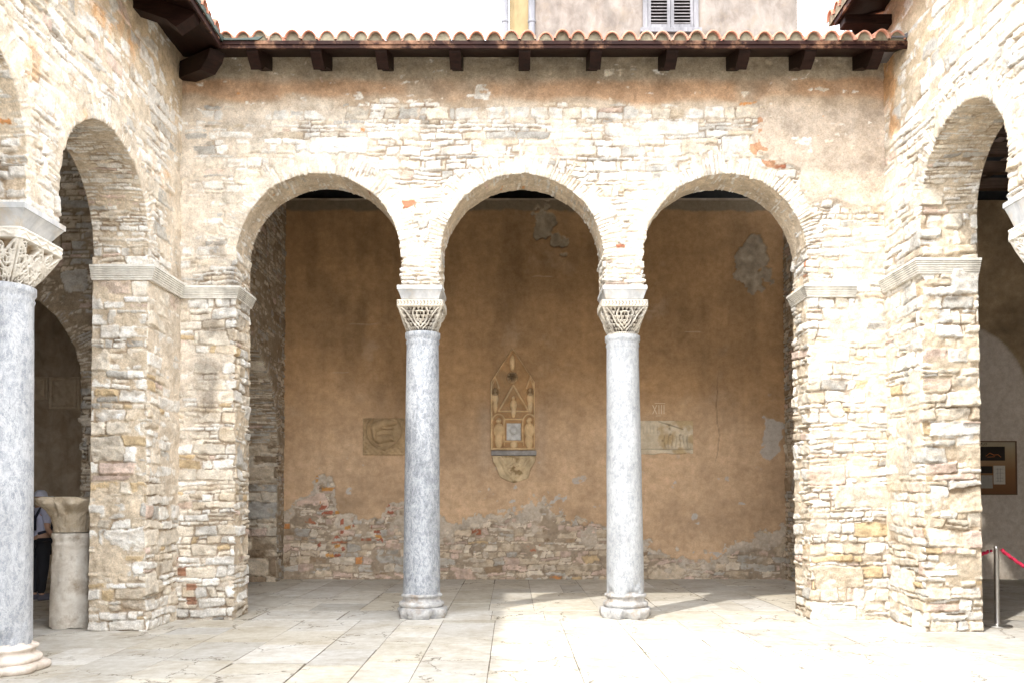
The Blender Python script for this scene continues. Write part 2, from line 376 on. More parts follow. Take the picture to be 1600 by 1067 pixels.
def sd_arch(c, zc, rad, zb=-9.):
    def f(U, V):
        a = np.where(V > zc, np.hypot(U-c, V-zc)-rad, np.abs(U-c)-rad)
        return np.where(V < zb, np.maximum(a, zb-V), a)
    return f
def sd_rect(u0, u1, v1):
    def f(U, V):
        dx = np.maximum(u0-U, U-u1); dy = V-v1
        return np.minimum(np.maximum(dx, dy), 0)+np.hypot(np.maximum(dx, 0), np.maximum(dy, 0))
    return f
def build_wall(name, parent, mapf, u0, u1, v0, v1, g, sds, arches, field, rfield, thick, mat, sink=None):
    """mapf(u,v,h)->xyz ; arches list of (c,zc,rad); field(U,V)->(H,col); rfield(S,T,side)->(H,col)"""
    nu = int(round((u1-u0)/g))+1; nv = int(round((v1-v0)/g))+1
    us = np.linspace(u0, u1, nu); vs = np.linspace(v0, v1, nv)
    U, V = np.meshgrid(us, vs, indexing='ij')
    if sds:
        sdf = lambda a, b: np.minimum.reduce([s(a, b) for s in sds])
        d = sdf(U, V)
    else:
        sdf = None; d = np.full(U.shape, 9.)
    keep = d > -g*.5
    F = keep[:-1, :-1] & keep[1:, :-1] & keep[1:, 1:] & keep[:-1, 1:]
    idx = np.arange(nu*nv).reshape(nu, nv)
    quads = np.stack([idx[:-1, :-1][F], idx[1:, :-1][F], idx[1:, 1:][F], idx[:-1, 1:][F]], -1)
    edges = []
    if sdf:
        # vertical-direction edges (between i, j and i, j+1): faces (i-1,j),(i,j)
        L = F[:-1, :]; R = F[1:, :]
        a = idx[1:-1, :-1]; b = idx[1:-1, 1:]
        m = L & ~R; edges.append(np.stack([a[m], b[m]], -1))
        m = ~L & R; edges.append(np.stack([b[m], a[m]], -1))
        L = F[:, :-1]; R = F[:, 1:]
        a = idx[:-1, 1:-1]; b = idx[1:, 1:-1]
        m = L & ~R; edges.append(np.stack([b[m], a[m]], -1))
        m = ~L & R; edges.append(np.stack([a[m], b[m]], -1))
        edges = np.concatenate(edges)
        bv = np.unique(edges)
        Uf = U.ravel().copy(); Vf = V.ravel().copy()
        for it in range(2):
            uu = Uf[bv]; vv = Vf[bv]; ee = 1e-4
            dd = sdf(uu, vv); gx = (sdf(uu+ee, vv)-sdf(uu-ee, vv))/(2*ee); gy = (sdf(uu, vv+ee)-sdf(uu, vv-ee))/(2*ee)
            nn = np.maximum(np.hypot(gx, gy), .3)
            st = np.clip(dd, -2*g, 2*g)
            Uf[bv] = uu-st*gx/nn; Vf[bv] = vv-st*gy/nn
        U = Uf.reshape(nu, nv); V = Vf.reshape(nu, nv)
        d = sdf(U, V)
    H, col = field(U, V)
    def sparam(uu, vv):
        best = None
        S = vv.copy(); side = np.zeros(uu.shape, int); bd = np.full(uu.shape, 1e9)
        for n, (c, zc, rad) in enumerate(arches):
            dist = np.abs(np.where(vv > zc, np.hypot(uu-c, vv-zc)-rad, np.abs(uu-c)-rad))
            s = np.where(vv > zc, zc+np.arctan2(vv-zc, np.abs(uu-c))*(rad+.12), vv)
            m = dist < bd
            S = np.where(m, s, S); side = np.where(m, n*2+(uu > c), side); bd = np.where(m, dist, bd)
        return S, side
    if sdf:
        near = (d < .14) & keep
        uu = U[near]; vv = V[near]; ee = 1e-3
        gx = (sdf(uu+ee, vv)-sdf(uu-ee, vv))/(2*ee); gy = (sdf(uu, vv+ee)-sdf(uu, vv-ee))/(2*ee)
        S, side = sparam(uu, vv)
        R0, _ = rfield(S, np.zeros_like(S), side)
        fo = np.exp(-(np.maximum(d[near], 0)/.05)**2)
        U2 = U.copy(); V2 = V.copy()
        U2[near] -= gx*R0*fo; V2[near] -= gy*R0*fo
        H = H-.012*np.exp(-np.maximum(d, 0)/.018)
    else: U2, V2 = U, V
    if sink is not None: H = H+sink(U, V)
    P = np.stack(mapf(U2.ravel(), V2.ravel(), H.ravel()), -1)
    colf = col.reshape(-1, 3)
    allq = [quads]
    if sdf and len(edges):
        nb = len(bv); remap = np.full(nu*nv, -1); remap[bv] = np.arange(nb)
        uu = U.ravel()[bv]; vv = V.ravel()[bv]; ee = 1e-3
        gx = (sdf(uu+ee, vv)-sdf(uu-ee, vv))/(2*ee); gy = (sdf(uu, vv+ee)-sdf(uu, vv-ee))/(2*ee)
        S, side = sparam(uu, vv)
        K = max(3, int(thick/(g*1.05)))
        prev = bv; base = len(P)
        Ps = [P]; Cs = [colf]
        H0 = H.ravel()[bv]
        for kk in range(1, K+1):
            t = thick*kk/K
            Rk, ck = rfield(S, np.full_like(S, t), side)
            h = -t+H0*math.exp(-t/.03)
            Ps.append(np.stack(mapf(uu-gx*Rk, vv-gy*Rk, h), -1)); Cs.append(ck.reshape(-1, 3))
            cur = base+np.arange(nb); base += nb
            a = prev[remap[edges[:, 0]]] if kk > 1 else edges[:, 0]
            b = prev[remap[edges[:, 1]]] if kk > 1 else edges[:, 1]
            c_ = cur[remap[edges[:, 1]]]; d_ = cur[remap[edges[:, 0]]]
            allq.append(np.stack([b, a, d_, c_], -1)); prev = cur
        P = np.concatenate(Ps); colf = np.concatenate(Cs)
    Q = np.concatenate(allq)
    used = np.unique(Q); rm = np.full(len(P), -1); rm[used] = np.arange(len(used))
    return link_mesh(name, P[used], rm[Q], mat, parent, col=colf[used])
def back_face(name, parent, mapf, u0, u1, v0, v1, g, sds, thick, mat):
    nu = int(round((u1-u0)/g))+1; nv = int(round((v1-v0)/g))+1
    U, V = np.meshgrid(np.linspace(u0, u1, nu), np.linspace(v0, v1, nv), indexing='ij')
    d = np.minimum.reduce([s(U, V) for s in sds]) if sds else np.full(U.shape, 9.)
    k = d > .0
    # pull kept vertices next to the hole onto it
    if sds:
        ee = 1e-3; sdf = lambda a, b: np.minimum.reduce([s(a, b) for s in sds])
        gx = (sdf(U+ee, V)-sdf(U-ee, V))/(2*ee); gy = (sdf(U, V+ee)-sdf(U, V-ee))/(2*ee)
        m = (d < g*.75) & (d > -g*.75); U = np.where(m, U-gx*d, U); V = np.where(m, V-gy*d, V); k = d > -g*.75
    F = k[:-1, :-1] & k[1:, :-1] & k[1:, 1:] & k[:-1, 1:]
    idx = np.arange(nu*nv).reshape(nu, nv)
    Q = np.stack([idx[:-1, :-1][F], idx[:-1, 1:][F], idx[1:, 1:][F], idx[1:, :-1][F]], -1)
    P = np.stack(mapf(U.ravel(), V.ravel(), np.full(U.size, -thick-.004)), -1)
    used = np.unique(Q); rm = np.full(len(P), -1); rm[used] = np.arange(len(used))
    return link_mesh(name, P[used], rm[Q], mat, parent, smooth=False)

# ------------------------------------------------------------------ key dimensions (metres; camera stands at x=0, y=0)
YF = 11.43; TF = .62           # front arcade plane, thickness
XL = -4.42; XR = 4.97; TS = .68 # side arcade planes
YB = 17.14                      # rear wall of the portico
Z_BLK = 4.42
FA = [(-2.58, 4.84, 1.095), (.13, 4.84, 1.09), (2.85, 4.84, 1.09)]
LA = [(9.41, 4.63, 1.04), (6.76, 4.63, 1.04), (4.11, 4.63, 1.04), (1.46, 4.63, 1.04)]
RA = [(9.50, 5.03, .92), (7.03, 5.03, .92), (4.56, 5.03, .92), (2.09, 5.03, .92)]
P_HI = palette({'white': .60, 'cream': .24, 'grey': .07, 'tan': .06, 'pink': .02, 'orange': .006, 'brick': .004})
P_WARM = palette({'white': .36, 'cream': .36, 'tan': .12, 'grey': .05, 'pink': .05, 'ochre': .035})
P_LOW = palette({'white': .42, 'cream': .29, 'tan': .11, 'grey': .07, 'pink': .05, 'ochre': .035})
P_BACK = palette({'cream': .26, 'tan': .30, 'grey': .13, 'pink': .20, 'brown': .07, 'brick': .012, 'orange': .012, 'ochre': .02})
rows_big = make_rows(-.1, 11, .07, .215, 3)
rows_med = make_rows(-.1, 11, .05, .165, 5)
rows_huge = make_rows(-.1, 11, .19, .34, 15)
rows_sm = make_rows(-.1, 11, .045, .125, 9)
vrows = make_rows(-.1, 11, .035, .075, 12)

# ---- front arcade
def front_field(U, V):
    cov = .30+.14*noise(U*.9, V*1.1, 400)
    cov += .12*sst(6.5, 6.9, V+.22*fbm(U*1.3, V*1.3, 401))
    cov += .9*sst(6.84, 6.98, V+.12*fbm(U*1.5, V*2, 402))
    edge = 3.55+.45*fbm(U*.8+3, V*1.2, 403)+.22*(V-6.5)*-1
    patch = sst(0, .025, U-edge)*sst(5.55, 5.75, V+.3*fbm(U*1.4, V*1.4, 404))
    cov += 1.0*patch
    cov += .35*sst(.35, 1.0, fbm(U*.7, V*.7, 405))*sst(3, 5, V)
    # smoothed pointing in the corners below the springing
    cov += .22*sst(XR-.9, XR-.1, U)*sst(1.6, 2.4, V)
    cov += .25*sst(XL+.35, XL+.05, U)*sst(1.2, 1.8, V)
    cov -= .08*sst(2.0, .8, V)
    low = sst(4.6, 3.6, V)
    bot = sst(1.7, .9, V)
    band = sst(6.75, 6.95, V+.1*fbm(U*2, V*2, 406))
    mort = np.empty(U.shape+(3,)); mort[...] = (.67, .595, .50)
    mort = lerp(mort, np.array([.56, .475, .39]), patch[..., None])
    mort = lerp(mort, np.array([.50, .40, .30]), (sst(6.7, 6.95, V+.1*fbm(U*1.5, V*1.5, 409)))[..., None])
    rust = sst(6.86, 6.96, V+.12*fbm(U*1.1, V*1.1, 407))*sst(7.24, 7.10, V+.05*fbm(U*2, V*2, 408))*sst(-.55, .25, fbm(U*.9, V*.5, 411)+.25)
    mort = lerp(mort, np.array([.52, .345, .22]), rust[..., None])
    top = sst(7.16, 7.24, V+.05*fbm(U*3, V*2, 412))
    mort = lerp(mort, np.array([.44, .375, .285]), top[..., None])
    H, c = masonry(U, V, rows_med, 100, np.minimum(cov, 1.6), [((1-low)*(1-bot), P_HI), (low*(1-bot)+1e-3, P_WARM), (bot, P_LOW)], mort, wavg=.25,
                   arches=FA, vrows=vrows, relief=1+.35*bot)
    # plaster skin ends in a lip
    H = H+.018*patch+.016*band
    # exposed brick pieces along the broken plaster edge and at the foot of the left respond
    pick = hsh(np.floor(U*8+.4*noise(U*3, V*3, 5)), np.floor(V*10+.3*noise(U*4, V*4, 6)), 77)
    near = np.exp(-((U-edge)/.12)**2)*sst(5.9, 6.1, V)*sst(6.75, 6.6, V)
    br = (near*(pick > .6) > .45)
    c = np.where(br[..., None], np.array([.52, .30, .18])*(1+.2*fbm(U*9, V*9, 7))[..., None], c)
    foot = np.exp(-((U+4.15)/.45)**2)*sst(.95, .75, V)*sst(.08, .2, V)
    br = (foot*(pick > .93) > .5)
    c = np.where(br[..., None], np.array([.36, .20, .13])*(1+.3*fbm(U*9, V*9, 7))[..., None], c)
    # black lichen on the left respond
    li = np.clip(fbm(U*2.2, V*1.6, 420, 5)*1.3-.25, 0, 1)*np.exp(-((U+3.85)/.35)**2)*sst(2.0, 3.4, V)*sst(5.6, 5.0, V)
    li += .5*np.clip(fbm(U*3.2, V*2.6, 421, 5)*1.4-.35, 0, 1)*np.exp(-((V-4.7)/.5)**2)
    gr = np.clip(fbm(U*2.5, V*2.5, 422, 5)+.1, 0, 1)*sst(.7, .1, V)+.35*np.clip(fbm(U*1.7, V*2.3, 423, 6)-.15, 0, 1)
    c = c*(1-.75*np.clip(li, 0, 1))[..., None]*(1-.5*gr)[..., None]
    return H, c
def mk_rfield(seed, rows, warm=.5, amp=.03, relief=1.35, wavg=.3, cov0=.40, zc=4.8, pal2=P_WARM, pal1=P_HI, archcov=0., ah=.42):
    comb = np.concatenate([rows[rows < zc-.05], vrows[vrows > zc]])
    def f(S, T, side):
        cov = cov0+.25*fbm(S*1.3, T*2+side*7., seed+3, 3)
        cov = cov-.05*sst(2.0, .8, S)+archcov*sst(zc, zc+.3, S)
        hi = sst(zc-.8, zc, S)
        H, c = masonry(T+side*9.37, S, comb, seed, cov, [(hi, pal1), (1-hi, pal2)], (.62, .53, .41), wavg=wavg, relief=relief, amp=amp)
        H = H*lerp(1, ah, sst(zc-.1, zc+.3, S))
        return H-.008, c
    return f
front = thing('front_arcade', 'rubble stone arcade wall with three round arches facing the courtyard', 'arcade', (0, YF, 0))
mf = lambda u, v, h: (u, YF-h, v)
sds_f = [sd_rect(FA[0][0]-FA[0][2], FA[2][0]+FA[2][2], Z_BLK)]+[sd_arch(*a) for a in FA]
FTOP = 7.62
o = build_wall('masonry_wall', None, mf, XL-.12, XR+.12, -.03, FTOP, .0125, sds_f, FA, front_field, mk_rfield(200, rows_med, zc=4.84, archcov=.38, ah=.6), TF, M_MAS); adopt(o, front)
o = back_face('rear_face', None, mf, XL-.6, XR+.6, -.03, FTOP, .08, sds_f, TF, M_INT); adopt(o, front)

# ---- side arcades
def side_field(seed, arches, sunny):
    def f(U, V):
        cov = .36+.12*noise(U*.9, V*1.1, seed+1)
        cov += .45*sst(6.4, 7.2, V+.25*fbm(U*1.3, V*1.3, seed+2))
        cov += .35*sst(.2, .9, fbm(U*.8, V*.8, seed+4))
        cov += (.18 if sunny else .34)*sst(10.75, 11.2, U)*sst(1.2, 2.0, V)
        cov -= .08*sst(2.0, .8, V)
        low = sst(4.8, 3.8, V)
        mort = np.empty(U.shape+(3,)); mort[...] = (.65, .57, .465)
        mort = lerp(mort, np.array([.60, .49, .35]), sst(5.8, 7.2, V)[..., None])
        H, c = masonry(U, V, rows_big, seed+10, np.minimum(cov, 1.5), [(1-low, P_HI), (low+1e-3, P_WARM)], mort, wavg=.36, arches=arches, vrows=vrows)
        if sunny:
            gs = np.exp(-((U-10.78-.05*noise(V*2, V*0, 3))/.13)**2)*np.clip(.55+.8*fbm(U*7, V*5, seed+40, 5), 0, 1)*sst(5.2, 4.2, V)*sst(1.6, 2.2, V)
            c = lerp(c, np.array([.36, .36, .345])*(1+.4*fbm(U*22, V*22, seed+41, 3))[..., None], (gs*.8)[..., None])
        rust = sst(.55, .9, fbm(U*1.6, V*1.6, seed+6, 4))*sst(4.5, 6, V)
        c = lerp(c, c*np.array([1.05, .72, .45]), (rust*.8)[..., None])
        li = np.clip(fbm(U*2.2, V*1.3, seed+7, 5)*1.3-.45, 0, 1)*sst(3.0, 4.6, V)*sst(6.5, 5.5, V)
        c = c*(1-.4*li)[..., None]
        return H, c
    return f
left = thing('left_arcade', 'shaded rubble stone arcade wall along the left side of the courtyard', 'arcade', (XL, 9, 0))
right = thing('right_arcade', 'sunlit rubble stone arcade wall along the right side of the courtyard', 'arcade', (XR, 9, 0))
ml = lambda u, v, h: (XL+h, u, v)
mr = lambda u, v, h: (XR-h, u, v)
ZBL = 4.27; ZBR = 4.56
sds_l = [sd_rect(-20, LA[0][0]+LA[0][2], ZBL)]+[sd_arch(*a) for a in LA]
sds_r = [sd_rect(-20, RA[0][0]+RA[0][2], ZBR)]+[sd_arch(*a) for a in RA]
fl = side_field(500, LA, False); fr = side_field(600, RA, True)
rl = mk_rfield(520, rows_big, zc=4.63, cov0=.40, amp=.03, pal2=P_LOW); rr_ = mk_rfield(620, rows_big, zc=5.03, cov0=.38, amp=.034, pal1=P_WARM, pal2=P_WARM)
adopt(build_wall('masonry_wall', None, ml, 6.9, YF+.1, -.03, 8.0, .0125, sds_l, LA, fl, rl, TS, M_MAS), left)
adopt(build_wall('near_masonry', None, ml, -6, 6.9, -.03, 8.0, .06, sds_l, LA, fl, rl, TS, M_MAS), left)
adopt(back_face('rear_face', None, ml, -6, YF+.3, -.03, 8.0, .08, sds_l, TS, M_INT), left)
adopt(build_wall('masonry_wall', None, mr, 7.1, YF+.1, -.03, 8.9, .0125, sds_r, RA, fr, rr_, TS, M_MAS), right)
adopt(build_wall('near_masonry', None, mr, -6, 7.1, -.03, 8.9, .06, sds_r, RA, fr, rr_, TS, M_MAS), right)
adopt(back_face('rear_face', None, mr, -6, YF+.9, -.03, 8.9, .08, sds_r, TS, M_INT), right)

# ---- portico rear wall with worn ochre plaster
zx = np.array([-4.8, -4.3, -3.9, -3.6, -3.4, -2.7, -2.2, -1.7, -1.1, -.7, -.3, .2, .7, 1.2, 1.7, 2.3, 2.8, 3.3, 3.8, 4.2, 4.6, 5.0, 5.4, 9, 14])
zy = np.array([1.35, 1.65, 2.05, 1.95, 1.35, 1.45, 1.55, 1.35, 1.35, 1.5, 1.62, 1.5, 1.6, 1.35, 1.15, 1.0, .75, .72, .65, .8, 1.05, 1.0, .9, .6, .6])
def back_field(U, V):
    ze = np.interp(U, zx, zy)-.08+.34*fbm(U*2.2, V*2.2, 701, 6)+.10*fbm(U*11, V*11, 705, 4)
    zs = ze-.24+.34*fbm(U*2.6, V*2.6, 702, 5)
    cov = .15+1.4*sst(-.12, .10, V-zs)
    mort = np.empty(U.shape+(3,)); mort[...] = (.40, .335, .26)
    mort = lerp(mort, np.array([.58, .525, .45]), sst(-.2, 0, V-zs)[..., None])
    H, c = masonry(U, V, rows_med, 710, np.minimum(cov+.34, 1.5), [(1, P_BACK)], mort, wavg=.25, relief=.9, warp=2.2)
    c = c*np.array([.90, .86, .82])
    cell_u = np.floor(U*7+.6*noise(U*4, V*4, 715)); cell_v = np.floor(V*11+.5*noise(U*4, V*4, 716))
    pk = hsh(cell_u, cell_v, 717)
    clus = sst(.05, .5, np.exp(-((U+3.55)/.4)**2)+.6*np.exp(-((U+2.5)/.35)**2)+.5*np.exp(-((U-.55)/.25)**2)+.4*np.exp(-((U-4.6)/.4)**2)-.35+.3*fbm(U*2, V*2, 718))
    fx = np.minimum(np.abs((U*7+.6*noise(U*4, V*4, 715))-cell_u-.5), .5); fy = np.abs((V*11+.5*noise(U*4, V*4, 716))-cell_v-.5)
    fx = fx+.12*fbm(U*22, V*22, 721, 3); fy = fy+.12*fbm(U*22, V*22, 722, 3)
    br = (pk > .70) & (fx < .42) & (fy < .36) & (clus > .35) & (V < ze+.02) & (V > .35)
    bc = np.where((hsh(cell_u, cell_v, 719) > .7)[..., None], np.array([.52, .27, .09]), np.array([.36, .13, .08]))
    c = np.where(br[..., None], bc*(1+.25*fbm(U*14, V*14, 720))[..., None], c)
    ochre = np.empty(U.shape+(3,)); ochre[...] = (.425, .265, .137)
    ochre = lerp(ochre, np.array([.54, .378, .242]), sst(4.2, 2.2, V+.5*fbm(U*.7, V*.7, 730))[..., None])  # darker above, paler below: light falloff and plaster variation put into the colour
    ochre = ochre*(1+.22*fbm(U*.9, V*.8, 731, 6)+.12*fbm(U*5, V*6, 732, 5)+.04*fbm(U*9, V*.6, 733, 3))[..., None]
    ochre = lerp(ochre, np.array([.50, .36, .24]), (.5*sst(.5, 1.0, fbm(U*1.1, V*1.1, 734, 5)))[..., None])
    pm = sst(-.004, .006, V-ze)
    # bare patches
    def blob(cu, cv, ru, rv, s):
        return sst(.0, .12, 1-np.hypot((U-cu)/ru, (V-cv)/rv)+.75*fbm(U*3.3, V*3.3, s, 4))
    p1 = np.maximum(blob(.62, 7.05, .18, .42, 741), blob(.9, 6.70, .18, .14, 741)); p2 = blob(4.77, 6.32, .25, .5, 742)
    p2 = np.maximum(p2, blob(4.85, 6.05, .30, .2, 743)); p3 = blob(1.02, 6.45, .14, .06, 744)
    pb = np.clip(np.maximum(np.maximum(p1, p2), p3), 0, 1)
    spots = sst(.78, .86, fbm(U*3.1, V*4.1, 745, 5))*sst(2.9, 1.6, V)
    gp = blob(5.15, 2.9, .22, .42, 746)
    pale = np.clip(spots+gp*.9, 0, 1)
    ochre = lerp(ochre, np.array([.50, .47, .43]), pale[..., None])
    halo = np.exp(-((np.abs(U-.02)-.55)/.12)**2)*sst(1.9, 2.3, V)*sst(3.6, 3.2, V)*.35
    ochre = lerp(ochre, np.array([.50, .39, .29]), halo[..., None])
    # fine cracks
    wv = 4.1+.10*fbm(V*1.4, V*0+3, 748, 4)
    ck = np.exp(-((U-wv)/.008)**2)*sst(2.2, 2.5, V)*sst(4.2, 3.8, V)
    ochre = ochre*(1-.5*ck)[..., None]
    for (hx, hz, hl) in ((-2.95, 5.05, .35), (-2.0, 5.05, .22), (-3.4, 4.1, .2), (2.6, 5.3, .3), (.6, 6.0, .25), (3.6, 4.9, .2)):
        sc_ = np.exp(-((V-hz-.02*noise(U*6, U*0, 750))/.010)**2)*sst(hl, hl*.6, np.abs(U-hx))
        ochre = lerp(ochre, np.array([.56, .42, .28]), (sc_*.7)[..., None]); 
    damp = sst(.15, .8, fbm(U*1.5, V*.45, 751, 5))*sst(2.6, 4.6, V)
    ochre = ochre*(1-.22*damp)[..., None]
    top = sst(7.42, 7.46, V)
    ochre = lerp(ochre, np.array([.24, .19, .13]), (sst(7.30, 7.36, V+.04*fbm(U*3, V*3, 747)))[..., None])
    pm2 = pm*(1-pb)
    Hp = .036+.004*fbm(U*2, V*2, 735, 3)
    H = lerp(H, np.maximum(H, Hp), pm2)-.012*pb*pm
    rub = np.array([.36, .295, .215])*(1+.3*fbm(U*8, V*8, 749))[..., None]
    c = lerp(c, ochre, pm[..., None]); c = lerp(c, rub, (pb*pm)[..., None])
    return H, c
rear = thing('rear_wall', 'ochre plastered wall at the back of the portico with bare rubble at its foot', 'wall', (0, YB, 0))
mb = lambda u, v, h: (u, YB-h, v)
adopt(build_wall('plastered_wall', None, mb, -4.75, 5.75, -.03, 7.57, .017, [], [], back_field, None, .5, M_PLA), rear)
b = MB(); b.box(-10.6, 11.9, YB+.40, YB+.46, 7.5, 9.3); adopt(b.build('roof_void_dark_sheet', M_DARK), rear)  # added near-black sheet: closes the sky gap, roof darkness put into its colour
b = MB(); b.box(-4.75, 5.75, YB+.01, YB+.5, 0, 7.55); adopt(b.build('wall_core', M_INT), rear)
b = MB(); b.box(-4.75, 5.5, YB-.04, YB+.2, 7.53, 7.58, .01); adopt(b.build('wall_plate', M_INT), rear)

# ---- end walls of the portico and cross walls of the wings
def simple_field(seed, rows, pal, mort, cov0=.35, wavg=.26, arches=(), tint=1.):
    def f(U, V):
        H, c = masonry(U, V, rows, seed, cov0+.3*fbm(U*.9, V*.9, seed+1, 3), [(1, pal)], mort, wavg=wavg, arches=arches, vrows=vrows)
        return H, c*tint
    return f
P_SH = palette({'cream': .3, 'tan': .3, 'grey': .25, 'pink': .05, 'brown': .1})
endl = thing('portico_left_end_wall', 'shaded rubble wall with an arched passage at the left end of the portico', 'wall', (-4.5, 14.6, 0))
EA = [(14.95, 2.55, 1.69)]
mel = lambda u, v, h: (-4.52+h, u, v)
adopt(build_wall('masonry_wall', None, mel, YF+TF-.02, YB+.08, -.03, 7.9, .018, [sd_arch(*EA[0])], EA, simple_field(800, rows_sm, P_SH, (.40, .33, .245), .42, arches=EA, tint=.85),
      mk_rfield(820, make_rows(-.1, 11, .16, .34, 8), zc=2.55, cov0=.1, amp=.035, wavg=.5, pal1=P_SH, pal2=P_SH), .66, M_MAS), endl)
adopt(back_face('rear_face', None, mel, YF+TF-.02, YB+.5, -.03, 7.9, .08, [sd_arch(*EA[0])], .66, M_INT), endl)
endr = thing('portico_right_end_wall', 'shaded rubble wall closing the right end of the portico', 'wall', (5.4, 14.6, 0))
mer = lambda u, v, h: (5.41-h, u, v)
adopt(build_wall('masonry_wall', None, mer, YF+TF-.02, YB+.08, -.03, 7.9, .02, [], [], simple_field(840, rows_sm, P_SH, (.42, .35, .26), .4), None, .5, M_MAS), endr)
b = MB(); b.box(5.45, 5.95, YF+TF, YB+.5, 0, 7.9); adopt(b.build('wall_core', M_INT), endr)
cross = thing('cross_arch_wall', 'dim rubble cross wall with a dark arch inside the left wing', 'wall', (-7, YF, 0))
CA = [(-7.2, 3.1, 1.4)]
adopt(build_wall('masonry_wall', None, lambda u, v, h: (u, YF+.15-h, v), -10.0, XL-TS+.05, -.03, 8.4, .018, [sd_arch(*CA[0]), sd_rect(-8.7, -5.95, 3.0)], CA,
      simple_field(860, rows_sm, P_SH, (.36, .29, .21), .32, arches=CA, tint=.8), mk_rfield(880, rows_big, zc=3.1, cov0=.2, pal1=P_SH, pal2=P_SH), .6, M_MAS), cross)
adopt(back_face('rear_face', None, lambda u, v, h: (u, YF+.15-h, v), -10.0, XL-TS+.05, -.03, 8.4, .08, [sd_arch(*CA[0]), sd_rect(-8.7, -5.95, 3.0)], .6, M_INT), cross)
# left wing enclosure
lw = thing('left_wing_outer_wall', 'dark plastered outer walls of the left wing seen through its arch', 'wall', (-10, 9, 0))
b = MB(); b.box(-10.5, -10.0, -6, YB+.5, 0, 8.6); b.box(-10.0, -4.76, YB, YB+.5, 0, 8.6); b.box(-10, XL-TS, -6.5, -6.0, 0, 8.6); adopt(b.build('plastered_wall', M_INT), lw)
rw = thing('right_wing_outer_wall', 'plastered outer walls of the right wing behind the rope barrier', 'wall', (11.2, 9, 0))
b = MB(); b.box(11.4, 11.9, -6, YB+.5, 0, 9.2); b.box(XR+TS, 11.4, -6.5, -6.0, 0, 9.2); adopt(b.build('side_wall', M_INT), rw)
def rw_field(U, V):
    c = np.empty(U.shape+(3,)); c[...] = (.36, .27, .17)
    c = c*(1+.35*fbm(U*1.3, V*1.9, 901, 5)+.15*fbm(U*6, V*9, 902, 4))[..., None]
    inn = sst(.03, 0, np.where(V > 3.55, np.hypot(U-8.72, V-3.55)-1.55, np.where(np.abs(U-8.72) < 1.55, -1, 1)))
    pale = np.array([.62, .56, .49])*(1+.05*fbm(U, V, 903))[..., None]
    c = lerp(c, pale, inn[..., None])
    return -.06*inn+.006*fbm(U*2, V*2, 904), c
adopt(build_wall('end_wall', None, mb, 5.9, 11.45, -.03, 7.55, .03, [], [], rw_field, None, .5, M_PLA), rw)
b = MB(); b.box(5.9, 11.5, YB+.1, YB+.5, 0, 7.5); adopt(b.build('wall_core', M_INT), rw)

